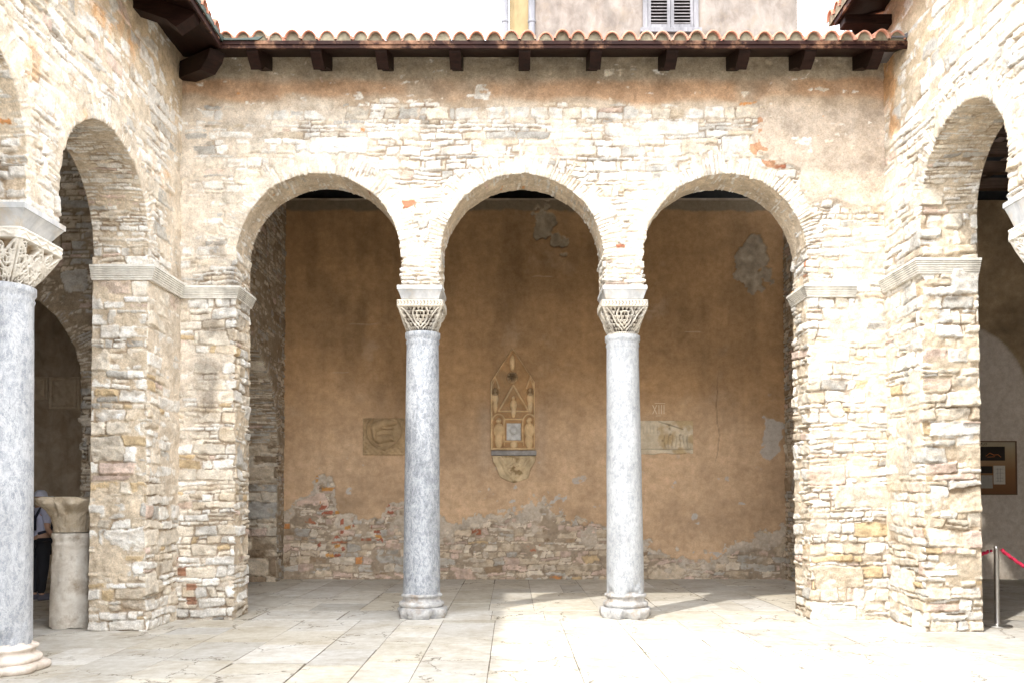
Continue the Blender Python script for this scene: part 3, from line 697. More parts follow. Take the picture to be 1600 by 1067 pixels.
# ------------------------------------------------------------------ ground
def ground():
    b = MB(); b.add([(-60, -40, -.005), (60, -40, -.005), (60, 80, -.005), (-60, 80, -.005)], [[0, 1, 2, 3]])
    tag(b.build('ground', M_JOINT), kind='structure')
    rng = random.Random(21)
    V = []; F = []; Cc = []
    def slab(x0, x1, y0, y1, shear=0., jit=.0022):
        n = 5; g = .0018+.0012*rng.random()
        z = rng.uniform(-.0025, .0025)
        x0 += g; x1 -= g; y0 += g; y1 -= g
        pts = []
        cb = .03*rng.random() if rng.random() < .12 else .0012
        def side(ax, ay, bx, by):
            L = math.hypot(bx-ax, by-ay); m = max(2, int(L/.12))
            for i in range(m):
                t = i/m
                px = ax+(bx-ax)*t; py = ay+(by-ay)*t
                if i: px += rng.uniform(-jit, jit)*.6; py += rng.uniform(-jit, jit)*.6
                pts.append((px, py))
        c = [(x0+rng.uniform(0, cb), y0+rng.uniform(0, cb)), (x1-rng.uniform(0, cb), y0+rng.uniform(0, cb)), (x1-rng.uniform(0, cb), y1-rng.uniform(0, cb)), (x0+rng.uniform(0, cb), y1-rng.uniform(0, cb))]
        for i in range(4): side(*c[i], *c[(i+1) % 4])
        n = len(pts); bse = len(V)
        cx = sum(p[0] for p in pts)/n; cy = sum(p[1] for p in pts)/n
        k = rng.uniform(.84, 1.09); w = rng.random()
        col = np.array([.56, .552, .525])*k*np.array([1, 1-.04*w, 1-.13*w])
        tx, ty = rng.uniform(-.003, .003), rng.uniform(-.003, .003)
        for (px, py) in pts: V.append((px, py, -.009)); Cc.append(col*.6)
        for (px, py) in pts: V.append((px, py, z-.003)); Cc.append(col*.9)
        for (px, py) in pts:
            dx, dy = cx-px, cy-py; L = math.hypot(dx, dy)
            V.append((px+dx/L*.004, py+dy/L*.004, z+(px-cx)*tx+(py-cy)*ty)); Cc.append(col)
        for a in (0, n):
            for i in range(n): F.append([bse+a+i, bse+a+(i+1) % n, bse+a+n+(i+1) % n, bse+a+n+i])
        F.append([bse+2*n+i for i in range(n)])
    def strips(xs, ya, yb, lo, hi):
        for a, c in zip(xs[:-1], xs[1:]):
            y = ya+rng.uniform(-.0, .0); 
            while y < yb-.01:
                L = rng.uniform(lo, hi); y2 = min(y+L, yb)
                if yb-y2 < .25: y2 = yb
                if y2-y > 1.1 and c-a > .75 and rng.random() < .3:
                    m = (a+c)/2+rng.uniform(-.1, .1); slab(a, m, y, y2); slab(m, c, y, y2)
                else: slab(a, c, y, y2)
                y = y2
    xs = [-1.43, -.90, -.22, .63, 1.38]
    while xs[0] > -10.2: xs.insert(0, xs[0]-rng.uniform(.5, .85))
    while xs[-1] < 11.6: xs.append(xs[-1]+rng.uniform(.5, .85))
    strips(xs, -8, 11.42, .38, 1.15)
    x = -10.2                                     # transverse course under the columns
    while x < 11.6:
        w = rng.uniform(.7, 1.3)
        if rng.random() < .4: slab(x, x+w, 11.42, 11.85); slab(x, x+w, 11.85, 12.36)
        else: slab(x, x+w, 11.42, 12.36)
        x += w
    xs = [-.92, -.33, .32, 1.25]
    while xs[0] > -10.2: xs.insert(0, xs[0]-rng.uniform(.5, .9))
    while xs[-1] < 11.6: xs.append(xs[-1]+rng.uniform(.6, .95))
    strips(xs, 12.36, YB+.1, .8, 2.4)
    o = link_mesh('paving', np.array(V), F, M_SLAB, None, col=np.array(Cc), smooth=False)
    tag(o, kind='structure')
ground()

# ------------------------------------------------------------------ mouldings swept along a plan path
def sweep(path, prof, closed=False):
    """path: plan points; outward is to the right of travel; prof: list (offset, z) from top-back round to bottom-back"""
    n = len(path); V = []; F = []
    for i, p in enumerate(path):
        p = np.array(p, float)
        def nrm(a, c):
            d = np.array(c, float)-np.array(a, float); d /= np.linalg.norm(d); return np.array([d[1], -d[0]])
        if i == 0: nn = nrm(path[0], path[1]); k = 1
        elif i == n-1: nn = nrm(path[-2], path[-1]); k = 1
        else:
            a = nrm(path[i-1], path[i]); c = nrm(path[i], path[i+1]); nn = a+c; nn /= np.linalg.norm(nn); k = 1/max(.3, nn @ a)
        for (o_, z) in prof: q = p+nn*o_*k; V.append((q[0], q[1], z))
    m = len(prof)
    for i in range(n-1):
        for j in range(m-1): F.append([i*m+j, i*m+j+1, (i+1)*m+j+1, (i+1)*m+j])
    F.append(list(range(m))[::-1]); F.append([(n-1)*m+j for j in range(m)])
    return V, F
def impost_prof(zt, h, out=.105, back=-.10):
    p = [(back, zt), (out, zt), (out, zt-.030)]
    z = zt-.030; o_ = out
    steps = 5; dh = (h-.030-.022)/steps
    for i in range(steps):
        o_ -= .009; p += [(o_-.007, z), (o_-.007, z-.006), (o_, z-.008), (o_-.001, z-dh+.004)]; z -= dh
    o_ -= .014
    p += [(o_, z), (o_, zt-h), (back, zt-h)]
    return p
def impost(parent, path, zt, h, name='impost_moulding', label=None):
    V, F = sweep(path, impost_prof(zt, h)); b = MB(); b.add(V, F); o = b.build(name, M_MOULD); adopt(o, parent)
    if label: o['label'] = label
    return o
xjl = FA[0][0]-FA[0][2]; xjr = FA[2][0]+FA[2][2]
# outward = right of travel
impost(front, [(XL-.0, YF+.005), (xjl-.02, YF+.005), (xjl-.02, YF+TF+.02)], 4.40, .155)
impost(front, [(xjr+.02, YF+TF+.02), (xjr+.02, YF+.005), (4.56, YF+.005)], 4.42, .155)
yjl = LA[0][0]+LA[0][2]; yjr = RA[0][0]+RA[0][2]
impost(left, [(XL-TS-.01, yjl+.02), (XL+.005, yjl+.02), (XL+.005, YF-.02)], 4.42, .175)
impost(right, [(XR-.005, YF-.02), (XR-.005, yjr+.02), (XR+TS+.01, yjr+.02)], 4.49, .175)

# ------------------------------------------------------------------ columns
def shaft_mesh(r0, r1, z0, z1, seed, parent, mat, lean=0.):
    n = 72; m = 110
    an = np.linspace(0, 2*PI, n, endpoint=False); t = np.linspace(0, 1, m)
    A, T = np.meshgrid(an, t, indexing='xy')
    R = lerp(r0, r1, T**1.15)
    Z = lerp(z0, z1, T)
    R = R+.0022*fbm(A*3/PI*3, Z*3, seed, 4)
    chip = sst(.45, .8, fbm(A*2.5, Z*9, seed+2, 4))*sst(.12, .0, T)
    R = R-.035*chip
    ring = sst(.975, .98, T)*.022+sst(.958, .962, T)*sst(.972, .968, T)*.012
    R = R+ring
    X = R*np.cos(A)+lean*(Z-z0); Y = R*np.sin(A)
    V = np.stack([X.ravel(), Y.ravel(), Z.ravel()], -1)
    idx = np.arange(n*m).reshape(m, n)
    a = idx[:-1]; c = idx[1:]
    Q = np.stack([a, np.roll(a, -1, 1), np.roll(c, -1, 1), c], -1).reshape(-1, 4)
    return link_mesh('shaft', V, Q, mat, parent)
def base_mesh(parent, r, hp, ht, mat, seed, chipd=.05):
    """octagonal plinth with moulded base above; origin at column foot"""
    n = 96; prof = []
    # (radius, z, octagonality)
    w = r
    prof = [(w*1.20, .0, 1), (w*1.27, hp*.3, 1), (w*1.29, hp*.6, 1), (w*1.27, hp, 1), (w*1.18, hp+.004, .9), (w*1.14, hp+ht*.05, .3)]
    for k in range(7):
        a = -PI/2+PI*k/6; prof.append((w*1.06+.05*w*2*math.cos(a)*.9, hp+ht*(.22+.16*math.sin(a)), 0))
    prof += [(w*1.02, hp+ht*.40, 0), (w*.96, hp+ht*.50, 0), (w*.95, hp+ht*.58, 0), (w*.98, hp+ht*.64, 0)]
    for k in range(6):
        a = -PI/2+PI*k/5; prof.append((w*.98+.08*w*math.cos(a), hp+ht*(.76+.10*math.sin(a)), 0))
    prof += [(w*.93, hp+ht*.88, 0), (w*.90, hp+ht*.97, 0), (w*.90, hp+ht*1.04, 0)]
    an = np.linspace(0, 2*PI, n, endpoint=False)
    V = []
    for (rr, z, oc) in prof:
        f = 1/np.cos((an+PI/8) % (PI/4)-PI/8)
        R = rr*lerp(1, f, oc)
        R = R-.012*np.clip(fbm(an*2.2, np.full(n, z*7), seed, 4), -.3, 1)
        if z < hp+.01:   # broken corners low down
            R = R-chipd*sst(-.05, .45, fbm(an*1.7+3, np.full(n, z*2.), seed+5, 3))*(1-z/(hp+.02)*.8)
        for a, q in zip(an, R): V.append((q*math.cos(a), q*math.sin(a), z))
    m = len(prof); idx = np.arange(n*m).reshape(m, n); a = idx[:-1]; c = idx[1:]
    Q = np.stack([a, np.roll(a, -1, 1), np.roll(c, -1, 1), c], -1).reshape(-1, 4)
    return link_mesh('base', np.array(V), Q, mat, parent)
def seg(A, Q, a0, q0, a1, q1, w):
    dx, dy = a1-a0, q1-q0; L2 = dx*dx+dy*dy
    t = np.clip(((A-a0)*dx+(Q-q0)*dy)/L2, 0, 1)
    return sst(w, w*.45, np.hypot(A-a0-t*dx, Q-q0-t*dy))
def ring(A, Q, a, q, r, w): return sst(w, w*.4, np.abs(np.hypot(A-a, Q-q)-r))
def capital_mesh(parent, rb, rt, z0, z1, seed, style, sx=1., sy=1.):
    n = 4*88; m = 84
    an = np.linspace(0, 2*PI, n, endpoint=False); t = np.linspace(0, 1, m)
    AN, T = np.meshgrid(an, t, indexing='xy')
    ab = .80                               # abacus starts here
    body = np.clip((T-.10)/(ab-.10), 0, 1)
    R0 = lerp(rb, rt, body**(1.12 if style != 'frag' else 1.5))
    pw = 2+14*body**1.6 if style != 'frag' else 2+4*sst(.5, 1, T)
    sh = (np.abs(np.cos(AN))**pw+np.abs(np.sin(AN))**pw)**(-1/pw)
    R = R0*sh
    side = np.floor((AN+PI/4)/(PI/2)) % 4
    loc = ((AN+PI/4) % (PI/2)-PI/4)
    A = np.tan(loc)                        # -1..1 across a side
    Q = (T-.10)/(ab-.10)                   # 0..1 on the basket
    dirt_shade = np.zeros_like(R)
    if style == 'pierced':
        relief = np.zeros_like(R)
        inb = sst(0., .04, Q)*sst(1., .96, Q)
        # raised ribbons
        rb_ = np.zeros_like(R)
        for sgn in (-1, 1):
            rb_ = np.maximum(rb_, seg(A, Q, sgn*.98, 1.0, sgn*.92, .05, .07))
            pts = [(0, .14), (sgn*.22, .30), (sgn*.36, .50), (sgn*.40, .72), (sgn*.30, .90)]
            for p, q in zip(pts[:-1], pts[1:]): rb_ = np.maximum(rb_, seg(A, Q, *p, *q, .06))
            pts = [(0, .30), (sgn*.13, .45), (sgn*.20, .65), (sgn*.12, .80), (0, .82)]
            for p, q in zip(pts[:-1], pts[1:]): rb_ = np.maximum(rb_, seg(A, Q, *p, *q, .045))
            pts = [(sgn*.12, .06), (sgn*.45, .30), (sgn*.62, .62), (sgn*.80, .92)]
            for p, q in zip(pts[:-1], pts[1:]): rb_ = np.maximum(rb_, seg(A, Q, *p, *q, .06))
        # rows of drilled triangular holes
        v = Q*6; u = A*5.2+.5*(np.floor(v) % 2)
        fu = u-np.floor(u)-.5; fv = v-np.floor(v)-.5
        tri = sst(.05, -.02, np.maximum(np.abs(fu)*1.5+fv*.8-.40, -fv-.40))
        hole = tri*(1-rb_)
        leaf = np.maximum(sst(.12, .02, np.hypot((np.abs(A)-.74)/.9, (Q-.62)/1.6)-.06), sst(.05, .35, fbm(A*2.1+side*5.3+seed, Q*2.3, seed+40, 4))*sst(.15, .45, np.abs(A)))*(1-.6*rb_)
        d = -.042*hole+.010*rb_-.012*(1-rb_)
        d = lerp(d, -.032+.014*fbm(A*5+side*3, Q*4, seed, 3), leaf)
        d = d*inb
        # chevron bands
        for lo_, hi_ in ((.0, .09), (.83, .97)):
            inband = sst(lo_, lo_+.01, T)*sst(hi_, hi_-.01, T)
            vv = (T-lo_)/(hi_-lo_)
            ch = np.abs(((A*7+np.abs(vv-.5)*.9) % 1)-.5)
            d = d-.012*inband*sst(.16, .06, ch); groove_shade = np.maximum(locals().get('groove_shade', 0), inband*sst(.16, .06, ch))
        dirt_shade = np.clip(hole*inb+leaf*.5*inb+.7*groove_shade, 0, 1)  # recess grime plus the shade inside holes and grooves, put into the colour
    elif style == 'lattice':
        up = np.full_like(R, 0.)
        for sgn in (-1, 1):
            up = np.maximum(up, seg(A, Q, sgn*.95, 1, sgn*.9, 0, .09))
            up = np.maximum(up, seg(A, Q, 0, .02, sgn*.9, .98, .06))
            up = np.maximum(up, seg(A, Q, sgn*.9, .02, 0, .98, .06))
            rng = random.Random(seed)
        for k in range(50):
            a_, q_ = rng.uniform(-.9, .9), rng.uniform(.06, .95)
            up = np.maximum(up, ring(A, Q, a_, q_, rng.uniform(.06, .13), .042))
            a2 = rng.uniform(0, 2*PI); L = rng.uniform(.12, .3)
            up = np.maximum(up, seg(A, Q, a_, q_, a_+L*math.cos(a2), q_+L*math.sin(a2), .03))
        inb = sst(-.02, .02, Q)*sst(1.02, .98, Q)
        d = -.075*(1-up)*inb
        dirt_shade = (1-up)*inb*(.6+.4*(hsh(np.floor(A*5), np.floor(Q*5), 3)))
        inband = sst(.82, .835, T)*sst(.965, .95, T)
        wv = (T-.893)/.07-.55*np.sin(A*14)
        d = d-.010*inband*(1-sst(.45, .2, np.abs(wv)))
    else:
        leafc = np.abs(np.sin(loc*2+PI/2))
        d = .05*sst(.45, .95, T)*sst(.25, .75, np.abs(np.sin(2*AN)))*np.sin(T*9)*.35
        d = d+.045*np.exp(-((np.abs(A)-.45)/.16)**2-((T-.78)/.12)**2)-.05*np.exp(-((np.abs(A)-.28)/.10)**2-((T-.60)/.10)**2)
        d = d+.02*np.exp(-(A/.14)**2-((T-.62)/.22)**2)+.010*fbm(AN*3, T*4, seed, 4)
        d = d-.015*np.abs(fbm(AN*2.5+5, T*3, seed+3, 3))
        dirt_shade = sst(.3, .9, fbm(AN*3, T*3, seed+7, 3))*.5
    if style != 'frag':
        R = R+np.where(T > ab, .012*sst(ab, ab+.01, T), 0)
        d = d+.003*fbm(AN*8, T*8, seed+9, 3)
    R = R+d
    Z = lerp(z0, z1, T)+0*R
    if style == 'frag': Z = Z-.03*sst(.9, 1, T)*sst(-.2, .6, fbm(AN*1.6, T, 31, 3))
    V = np.stack([(R*np.cos(AN)*sx).ravel(), (R*np.sin(AN)*sy).ravel(), Z.ravel()], -1)
    idx = np.arange(n*m).reshape(m, n); a = idx[:-1]; c = idx[1:]
    F = np.stack([a, np.roll(a, -1, 1), np.roll(c, -1, 1), c], -1).reshape(-1, 4)
    # cap
    V = np.concatenate([V, [[0, 0, z1-.002]]]); top = len(V)-1
    last = idx[-1]; F2 = np.stack([last, np.roll(last, -1), np.full(n, top), np.full(n, top)], -1)
    lt = {'pierced': (.56, .52, .45), 'lattice': (.70, .675, .62), 'frag': (.50, .43, .33)}[style]
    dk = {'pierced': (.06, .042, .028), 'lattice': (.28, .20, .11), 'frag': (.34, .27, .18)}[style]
    grey = sst(.1, .7, fbm(AN*2+seed, T*3, seed+11, 4))*(1 if style == 'pierced' else .3)
    cc = lerp(np.array(lt), np.array([.40, .39, .37]), (grey*.5)[..., None])
    cc = lerp(cc, np.array(dk), dirt_shade[..., None]).reshape(-1, 3)
    cc = np.concatenate([cc, [lt]])
    F = F.astype(np.int32)
    me_f = [tuple(q) for q in F]+[(int(l), int(r_), top) for l, r_ in zip(last, np.roll(last, -1))]
    return link_mesh('capital', V, me_f, M_CARV, parent, col=cc)
def block_mesh(parent, wt, wb, dt, db, zb, zt, mat):
    """inverted truncated pyramid impost block with a plain top fillet"""
    b = MB(); band = .055; c = .006
    def rect(w, d, z): return [(-w, -d, z), (w, -d, z), (w, d, z), (-w, d, z)]
    L = [rect(wb-c, db-c, zb), rect(wb, db, zb+c), rect(lerp(wb, wt, .55)*.985, lerp(db, dt, .55)*.985, lerp(zb, zt-band, .6)), rect(wt*.975, dt*.975, zt-band), rect(wt, dt, zt-band+.002), rect(wt, dt, zt-c), rect(wt-c, dt-c, zt)]
    V = [p for r in L for p in r]; F = [[3, 2, 1, 0]]
    for i in range(len(L)-1):
        for k in range(4): F.append([i*4+k, i*4+(k+1) % 4, (i+1)*4+(k+1) % 4, (i+1)*4+k])
    F.append([(len(L)-1)*4+k for k in range(4)])
    b.add(V, F); return b.build('impost_block', mat, parent)
YC = YF+TF/2
c1 = thing('column', 'grey marble column between the left and middle arches, darker towards its foot', 'column', (-1.225, YC, 0))
base_mesh(c1, .265, .13, .22, M_BASE, 31, .09); shaft_mesh(.250, .216, .30, 3.84, 41, c1, M_SHAFT_SHADE, .002)
capital_mesh(c1, .205, .305, 3.80, 4.235, 51, 'pierced'); block_mesh(c1, .30, .25, .36, .30, 4.245, Z_BLK, M_BLOCK)
c2 = thing('column', 'pale grey marble column between the middle and right arches, chipped above its base', 'column', (1.535, YC, 0))
base_mesh(c2, .265, .13, .22, M_BASE, 35, .09); shaft_mesh(.252, .216, .30, 3.80, 45, c2, M_SHAFT2, -.008)
capital_mesh(c2, .205, .305, 3.78, 4.235, 57, 'pierced').location = (-.03, 0, 0); block_mesh(c2, .295, .25, .36, .30, 4.245, Z_BLK, M_BLOCK).location = (-.035, 0, 0)
c3 = thing('column', 'large grey column at the left edge with deeply carved lattice capital and cream base', 'column', (XL-TS/2-.035, 8.085, 0))
base_mesh(c3, .325, .07, .19, M_BASEW, 61, .03); shaft_mesh(.292, .262, .21, 3.58, 65, c3, M_SHAFT)
capital_mesh(c3, .245, .375, 3.54, 4.04, 71, 'lattice'); block_mesh(c3, .40, .29, .36, .25, 4.05, ZBL, M_BLOCK)
c4 = thing('column', 'column at the right edge showing only a corner of carved capital and white block', 'column', (XR+TS/2, 8.265, 0))
base_mesh(c4, .265, .12, .26, M_BASE, 81); shaft_mesh(.26, .235, .38, 3.74, 85, c4, M_SHAFT2)
capital_mesh(c4, .23, .34, 3.70, 4.27, 91, 'lattice'); block_mesh(c4, .37, .30, .36, .28, 4.28, ZBR, M_BLOCK)
# nearer columns carrying the side arcades (outside the frame)
for i, (xx, yy, zt) in enumerate(((XL-TS/2-.035, 5.43, ZBL), (XR+TS/2, 5.80, ZBR))):
    r_ = c3.copy() if i == 0 else c4.copy(); C.objects.link(r_); r_.location = (xx, yy, 0)
    for ch in list((c3 if i == 0 else c4).children):
        k_ = ch.copy(); C.objects.link(k_); k_.parent = r_
    r_['label'] = ('grey column of the left arcade nearer the viewer than the lattice capital column', 'column of the right arcade nearer the viewer than the one at the edge')[i]

# column fragment behind the left pilaster
fr_ = thing('column_fragment', 'short pitted stone column stump with a worn leafy capital behind the left pilaster', 'column stump', (-5.52, 10.85, 0))
def frag_shaft():
    n = 64; m = 60
    an = np.linspace(0, 2*PI, n, endpoint=False); t = np.linspace(0, 1, m); A, T = np.meshgrid(an, t, indexing='xy')
    R = lerp(.245, .215, T)+.006*fbm(A*3, T*8, 5, 4)-.02*sst(.5, .9, fbm(A*2, T*5, 6, 4))
    R = R+.014*sst(.93, .94, T)+.008*sst(.86, .87, T)*sst(.90, .89, T)
    Z = lerp(0, 1.17, T); Z = np.where(T < .01, .03*np.clip(fbm(A*1.5, T, 8), 0, 1), Z)
    V = np.stack([(R*np.cos(A)).ravel(), (R*np.sin(A)).ravel(), Z.ravel()], -1)
    idx = np.arange(n*m).reshape(m, n); a = idx[:-1]; c = idx[1:]
    link_mesh('shaft', V, np.stack([a, np.roll(a, -1, 1), np.roll(c, -1, 1), c], -1).reshape(-1, 4), M_FRAG, fr_)
frag_shaft(); capital_mesh(fr_, .21, .325, 1.18, 1.62, 75, 'frag')

# ------------------------------------------------------------------ roofs
ZE = 7.245; OV = .73; SL = .34
YE = YF-OV; XE = XL+.75          # eave lines
def zf(y): return ZE+SL*(y-YE)
def zl(x): return ZE+SL*(XE-x)
roof = thing('portico_roof', 'terracotta tiled roof with dark wooden eaves over the three front arches', 'roof', (0, YE, ZE))
def soffit(parent, quad_pts, th=.03):
    b = MB(); n = len(quad_pts)
    V = [(x, y, z) for (x, y, z) in quad_pts]+[(x, y, z+th) for (x, y, z) in quad_pts]
    F = [list(range(n))[::-1], list(range(n, 2*n))]+[[i, (i+1) % n, n+(i+1) % n, n+i] for i in range(n)]
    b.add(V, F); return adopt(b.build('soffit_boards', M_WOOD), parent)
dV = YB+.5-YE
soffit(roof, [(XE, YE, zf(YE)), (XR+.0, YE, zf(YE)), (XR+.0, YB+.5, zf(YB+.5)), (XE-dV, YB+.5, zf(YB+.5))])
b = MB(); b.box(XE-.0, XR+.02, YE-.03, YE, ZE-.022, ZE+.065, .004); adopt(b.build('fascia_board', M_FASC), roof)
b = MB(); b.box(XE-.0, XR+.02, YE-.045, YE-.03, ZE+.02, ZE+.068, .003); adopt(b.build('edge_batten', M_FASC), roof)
def rafter(parent, x, w=.145, dep=.19, end=YF+TF, flip=None, name='rafter'):
    # profile in (y,z) with a rounded tail
    y0 = YE+.01
    pr = [(y0, zf(y0)-.005), (y0+.02, zf(y0)-.05), (y0+.10, zf(y0)-.11), (y0+.22, zf(y0)-dep+.02), (y0+.34, zf(y0+.34)-dep), (end, zf(end)-dep), (end, zf(end)-.005)]
    b = MB()
    if flip is None: b.prism(pr, 'x', x-w/2, x+w/2)
    else: b.prism([(flip(p[0]), p[1]) for p in pr], 'y', x-w/2, x+w/2)
    o = b.build(name, M_WOOD); return adopt(o, parent)
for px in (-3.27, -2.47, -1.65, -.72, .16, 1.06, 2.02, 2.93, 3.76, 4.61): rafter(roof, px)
# tiles: tapered half tubes laid in rows
def tiles(parent, along0, along1, pitch, start, rows_n, place, seed, fill_mat, name='roof_tiles', lift=.05):
    rng = random.Random(seed); V = []; F = []
    fV = []; fF = []
    nseg = 12; Lr = .36
    def half(c, s0, s1, r0, r1, zoff0, zoff1, up, th=.020):
        base = len(V)
        for (s, r, zo) in ((s0, r0, zoff0), (s1, r1, zoff1)):
            for rr in (r, r-th):
                for k in range(nseg+1):
                    a = PI*k/nseg
                    V.append(place(c+rr*math.cos(a), s, zo+(rr*1.12*math.sin(a)**1.35 if up else -rr*.62*math.sin(a))))
        n1 = nseg+1
        for k in range(nseg):
            F.append([base+k, base+k+1, base+2*n1+k+1, base+2*n1+k])
            F.append([base+n1+k, base+3*n1+k, base+3*n1+k+1, base+n1+k+1])
            F.append([base+k, base+n1+k, base+n1+k+1, base+k+1])
    n = int((along1-along0)/pitch)
    for i in range(n+1):
        c = along0+i*pitch+rng.uniform(-.014, .014)
        s_ = start(c)
        nr = rows_n if i % 1 == 0 else rows_n
        lj = rng.uniform(-.012, .018)
        for j in range(nr):
            s0 = s_+j*Lr-rng.uniform(.01, .05)*(1 if j == 0 else .4)
            dz = rng.uniform(-.012, .014)
            half(c, s0, s0+Lr+.07, pitch*.50, pitch*.42, lift+.006+lj*.5+dz, lift+dz+lj*.5-.012, True)
            half(c+pitch/2, s0+(.10 if j == 0 else 0), s0+Lr+.07, pitch*.42, pitch*.48, lift+.012, lift+.0, False)
        # mortar plug under the cover tile
        b0 = len(fV); s1 = s_+.012; prof = [(c-pitch*.52, -.002)]+[(c+(pitch*.5-.012)*math.cos(PI-PI*k/10), lift+.008+(pitch*.5-.014)*1.09*math.sin(PI*k/10)**1.35+lj*.5) for k in range(11)]+[(c+pitch*.52, -.002)]
        for s in (s1, s1+.3):
            for (cc, z) in prof: fV.append(place(cc, s, z))
        m = len(prof); fF.append([b0+k for k in range(m)][::-1])
        for k in range(m-1): fF.append([b0+k, b0+k+1, b0+m+k+1, b0+m+k])
    b = MB(); b.v = V; b.f = F; o = b.build(name, M_TILE, smooth=True, recalc=False); adopt(o, parent)
    b = MB(); b.v = fV; b.f = fF; o2 = b.build('tile_mortar', fill_mat, recalc=False); adopt(o2, parent)
tiles(roof, XE-.55, XR-.10, .2105, lambda c: (YE-.03 if c > XE+.12 else YE-.03+(XE+.12-c)), 16,
      lambda c, s, z: (c, s, zf(s)+.035+z), 5, M_MORT)
b = MB()
b.prism([(XE+.02, ZE+.065), (XE+.50, ZE+.066), (XE+.56, ZE+.11), (XE+.3, ZE+.085), (XE+.02, ZE+.088)], 'y', YE-.065, YE-.045); adopt(b.build('copper_flashing', M_GREEN), roof)
b = MB(); b.box(XR-.22, XR+.08, YE-.05, YE+.6, ZE+.105, ZE+.125, .004); b.prism([(XR-.10, ZE+.125), (XR+.06, ZE+.125), (XR+.07, ZE+.26), (XR+.03, ZE+.20)], 'y', YE-.04, YE-.02); adopt(b.build('zinc_flashing', M_ZINC), roof)

lroof = thing('left_wing_roof', 'terracotta tiled roof edge with dark soffit over the left arcade', 'roof', (XE, 9, ZE))
soffit(lroof, [(XE, -6, ZE), (XE, YE, ZE), (XE-dV, YB+.5, zf(YB+.5)), (-10.6, YB+.5, zl(-10.6)), (-10.6, -6, zl(-10.6))][::-1])
b = MB(); b.box(XE, XE+.03, -6, YE+.0, ZE-.022, ZE+.065, .004); adopt(b.build('fascia_board', M_FASC), lroof)
flipL = lambda y: XE-(y-YE)
for i, yy in enumerate((9.98, 9.05, 8.1, 7.15, 6.2, 5.25, 4.3, 3.3)):
    rafter(lroof, yy, w=.20, dep=.21, end=YE+OV+.3, flip=flipL)
# valley rafter in the corner
b = MB(); u = np.array([-1, 1])/math.sqrt(2); n_ = np.array([1, 1])/math.sqrt(2)
pr = [(.05, -.02), (.12, -.12), (.32, -.20), (1.35, -.02), (1.35, .2)]
V = []
for s in (-.10, .10):
    for (t, z) in pr:
        p = np.array([XE, YE])+u*t+n_*s; V.append((p[0], p[1], ZE+z+.0))
b.add(V, [[0, 1, 2, 3, 4], [9, 8, 7, 6, 5]]+[[i, 5+i, 5+(i+1) % 5, (i+1) % 5] for i in range(5)]); adopt(b.build('valley_rafter', M_WOOD), lroof)
tiles(lroof, 2.0, YE+.45, .2105, lambda c: (0.0 if c < YE-.15 else (c-YE+.15)), 16, lambda c, s, z: (XE+.03-s, c, zl(XE+.03-s)+.035+z), 9, M_MORT)
b = MB(); b.prism([(9.6, ZE+.05), (YE+.05, ZE+.05), (YE+.05, ZE+.11), (9.8, ZE+.12)], 'x', XE+.045, XE+.06); adopt(b.build('copper_flashing', M_GREEN), lroof)

rroof = thing('right_wing_roof', 'higher tiled roof edge with dark soffit jutting over the right arcade', 'roof', (XR-.66, 9, 7.85))
ZR = 7.90; XRE = XR-.66
zr = lambda x: ZR+.30*(x-XRE)
soffit(rroof, [(XRE, -6, ZR), (11.9, -6, zr(11.9)), (11.9, YF-.12, zr(11.9)), (XRE, YF-.12, ZR)])
b = MB(); b.box(XRE-.03, XRE, -6, YF-.12, ZR-.03, ZR+.09, .004); b.prism([(XRE, ZR-.02), (XR+.4, zr(XR+.4)-.02), (XR+.4, zr(XR+.4)+.13), (XRE, ZR+.12)], 'y', YF-.12, YF-.09); adopt(b.build('fascia_board', M_FASC), rroof)
b = MB(); b.box(XRE+.02, XR, YF-.34, YF-.16, ZR-.13, ZR, .01); adopt(b.build('eave_beam', M_WOOD), rroof)
tiles(rroof, 8.0, YF-.05, .2105, lambda c: 0.0, 12, lambda c, s, z: (XRE-.06+s, c, zr(XRE-.06+s)+.05+z), 13, M_MORT)
# high level masonry of right wing north of its eave, and white cladding beyond
clad = thing('white_cladding', 'white ribbed metal cladding beside the right wall under the higher roof', 'cladding', (4.6, 12.4, 7.6))
b = MB()
for i in range(9): 
    x0 = 4.45+i*.062; b.box(x0, x0+.045, 12.5-.02*(i % 2), 12.56, 7.4, 8.9, .004)
adopt(b.build('ribbed_panel', plain('white_metal', (.66, .67, .70), .4)), clad)
# interior ceilings of right wing: rafters running across
rc = thing('right_wing_ceiling', 'dark timber ceiling beams inside the right wing', 'ceiling', (8, 13, 8))
b = MB(); b.box(XR+.66, 11.4, YF-.1, YB+.5, 9.35, 9.45); adopt(b.build('ceiling_boards', M_WOOD), rc)
M_WOODL = stone_mat('old_beam_wood', (.06, .035, .022), (.14, .085, .055), 6, .8, (.4, 6, 6), .3)
for y in np.arange(8.2, 17.0, .85):
    b = MB(); b.box(XR+.66, 11.4, y, y+.14, 7.62, 7.84, .01); adopt(b.build('ceiling_beam', M_WOODL), rc)
b = MB()
for x in np.arange(6.2, 11.2, .62): b.box(x, x+.10, 7.6, YB+.1, 7.90, 8.02)
adopt(b.build('ceiling_joists', M_WOODL), rc)

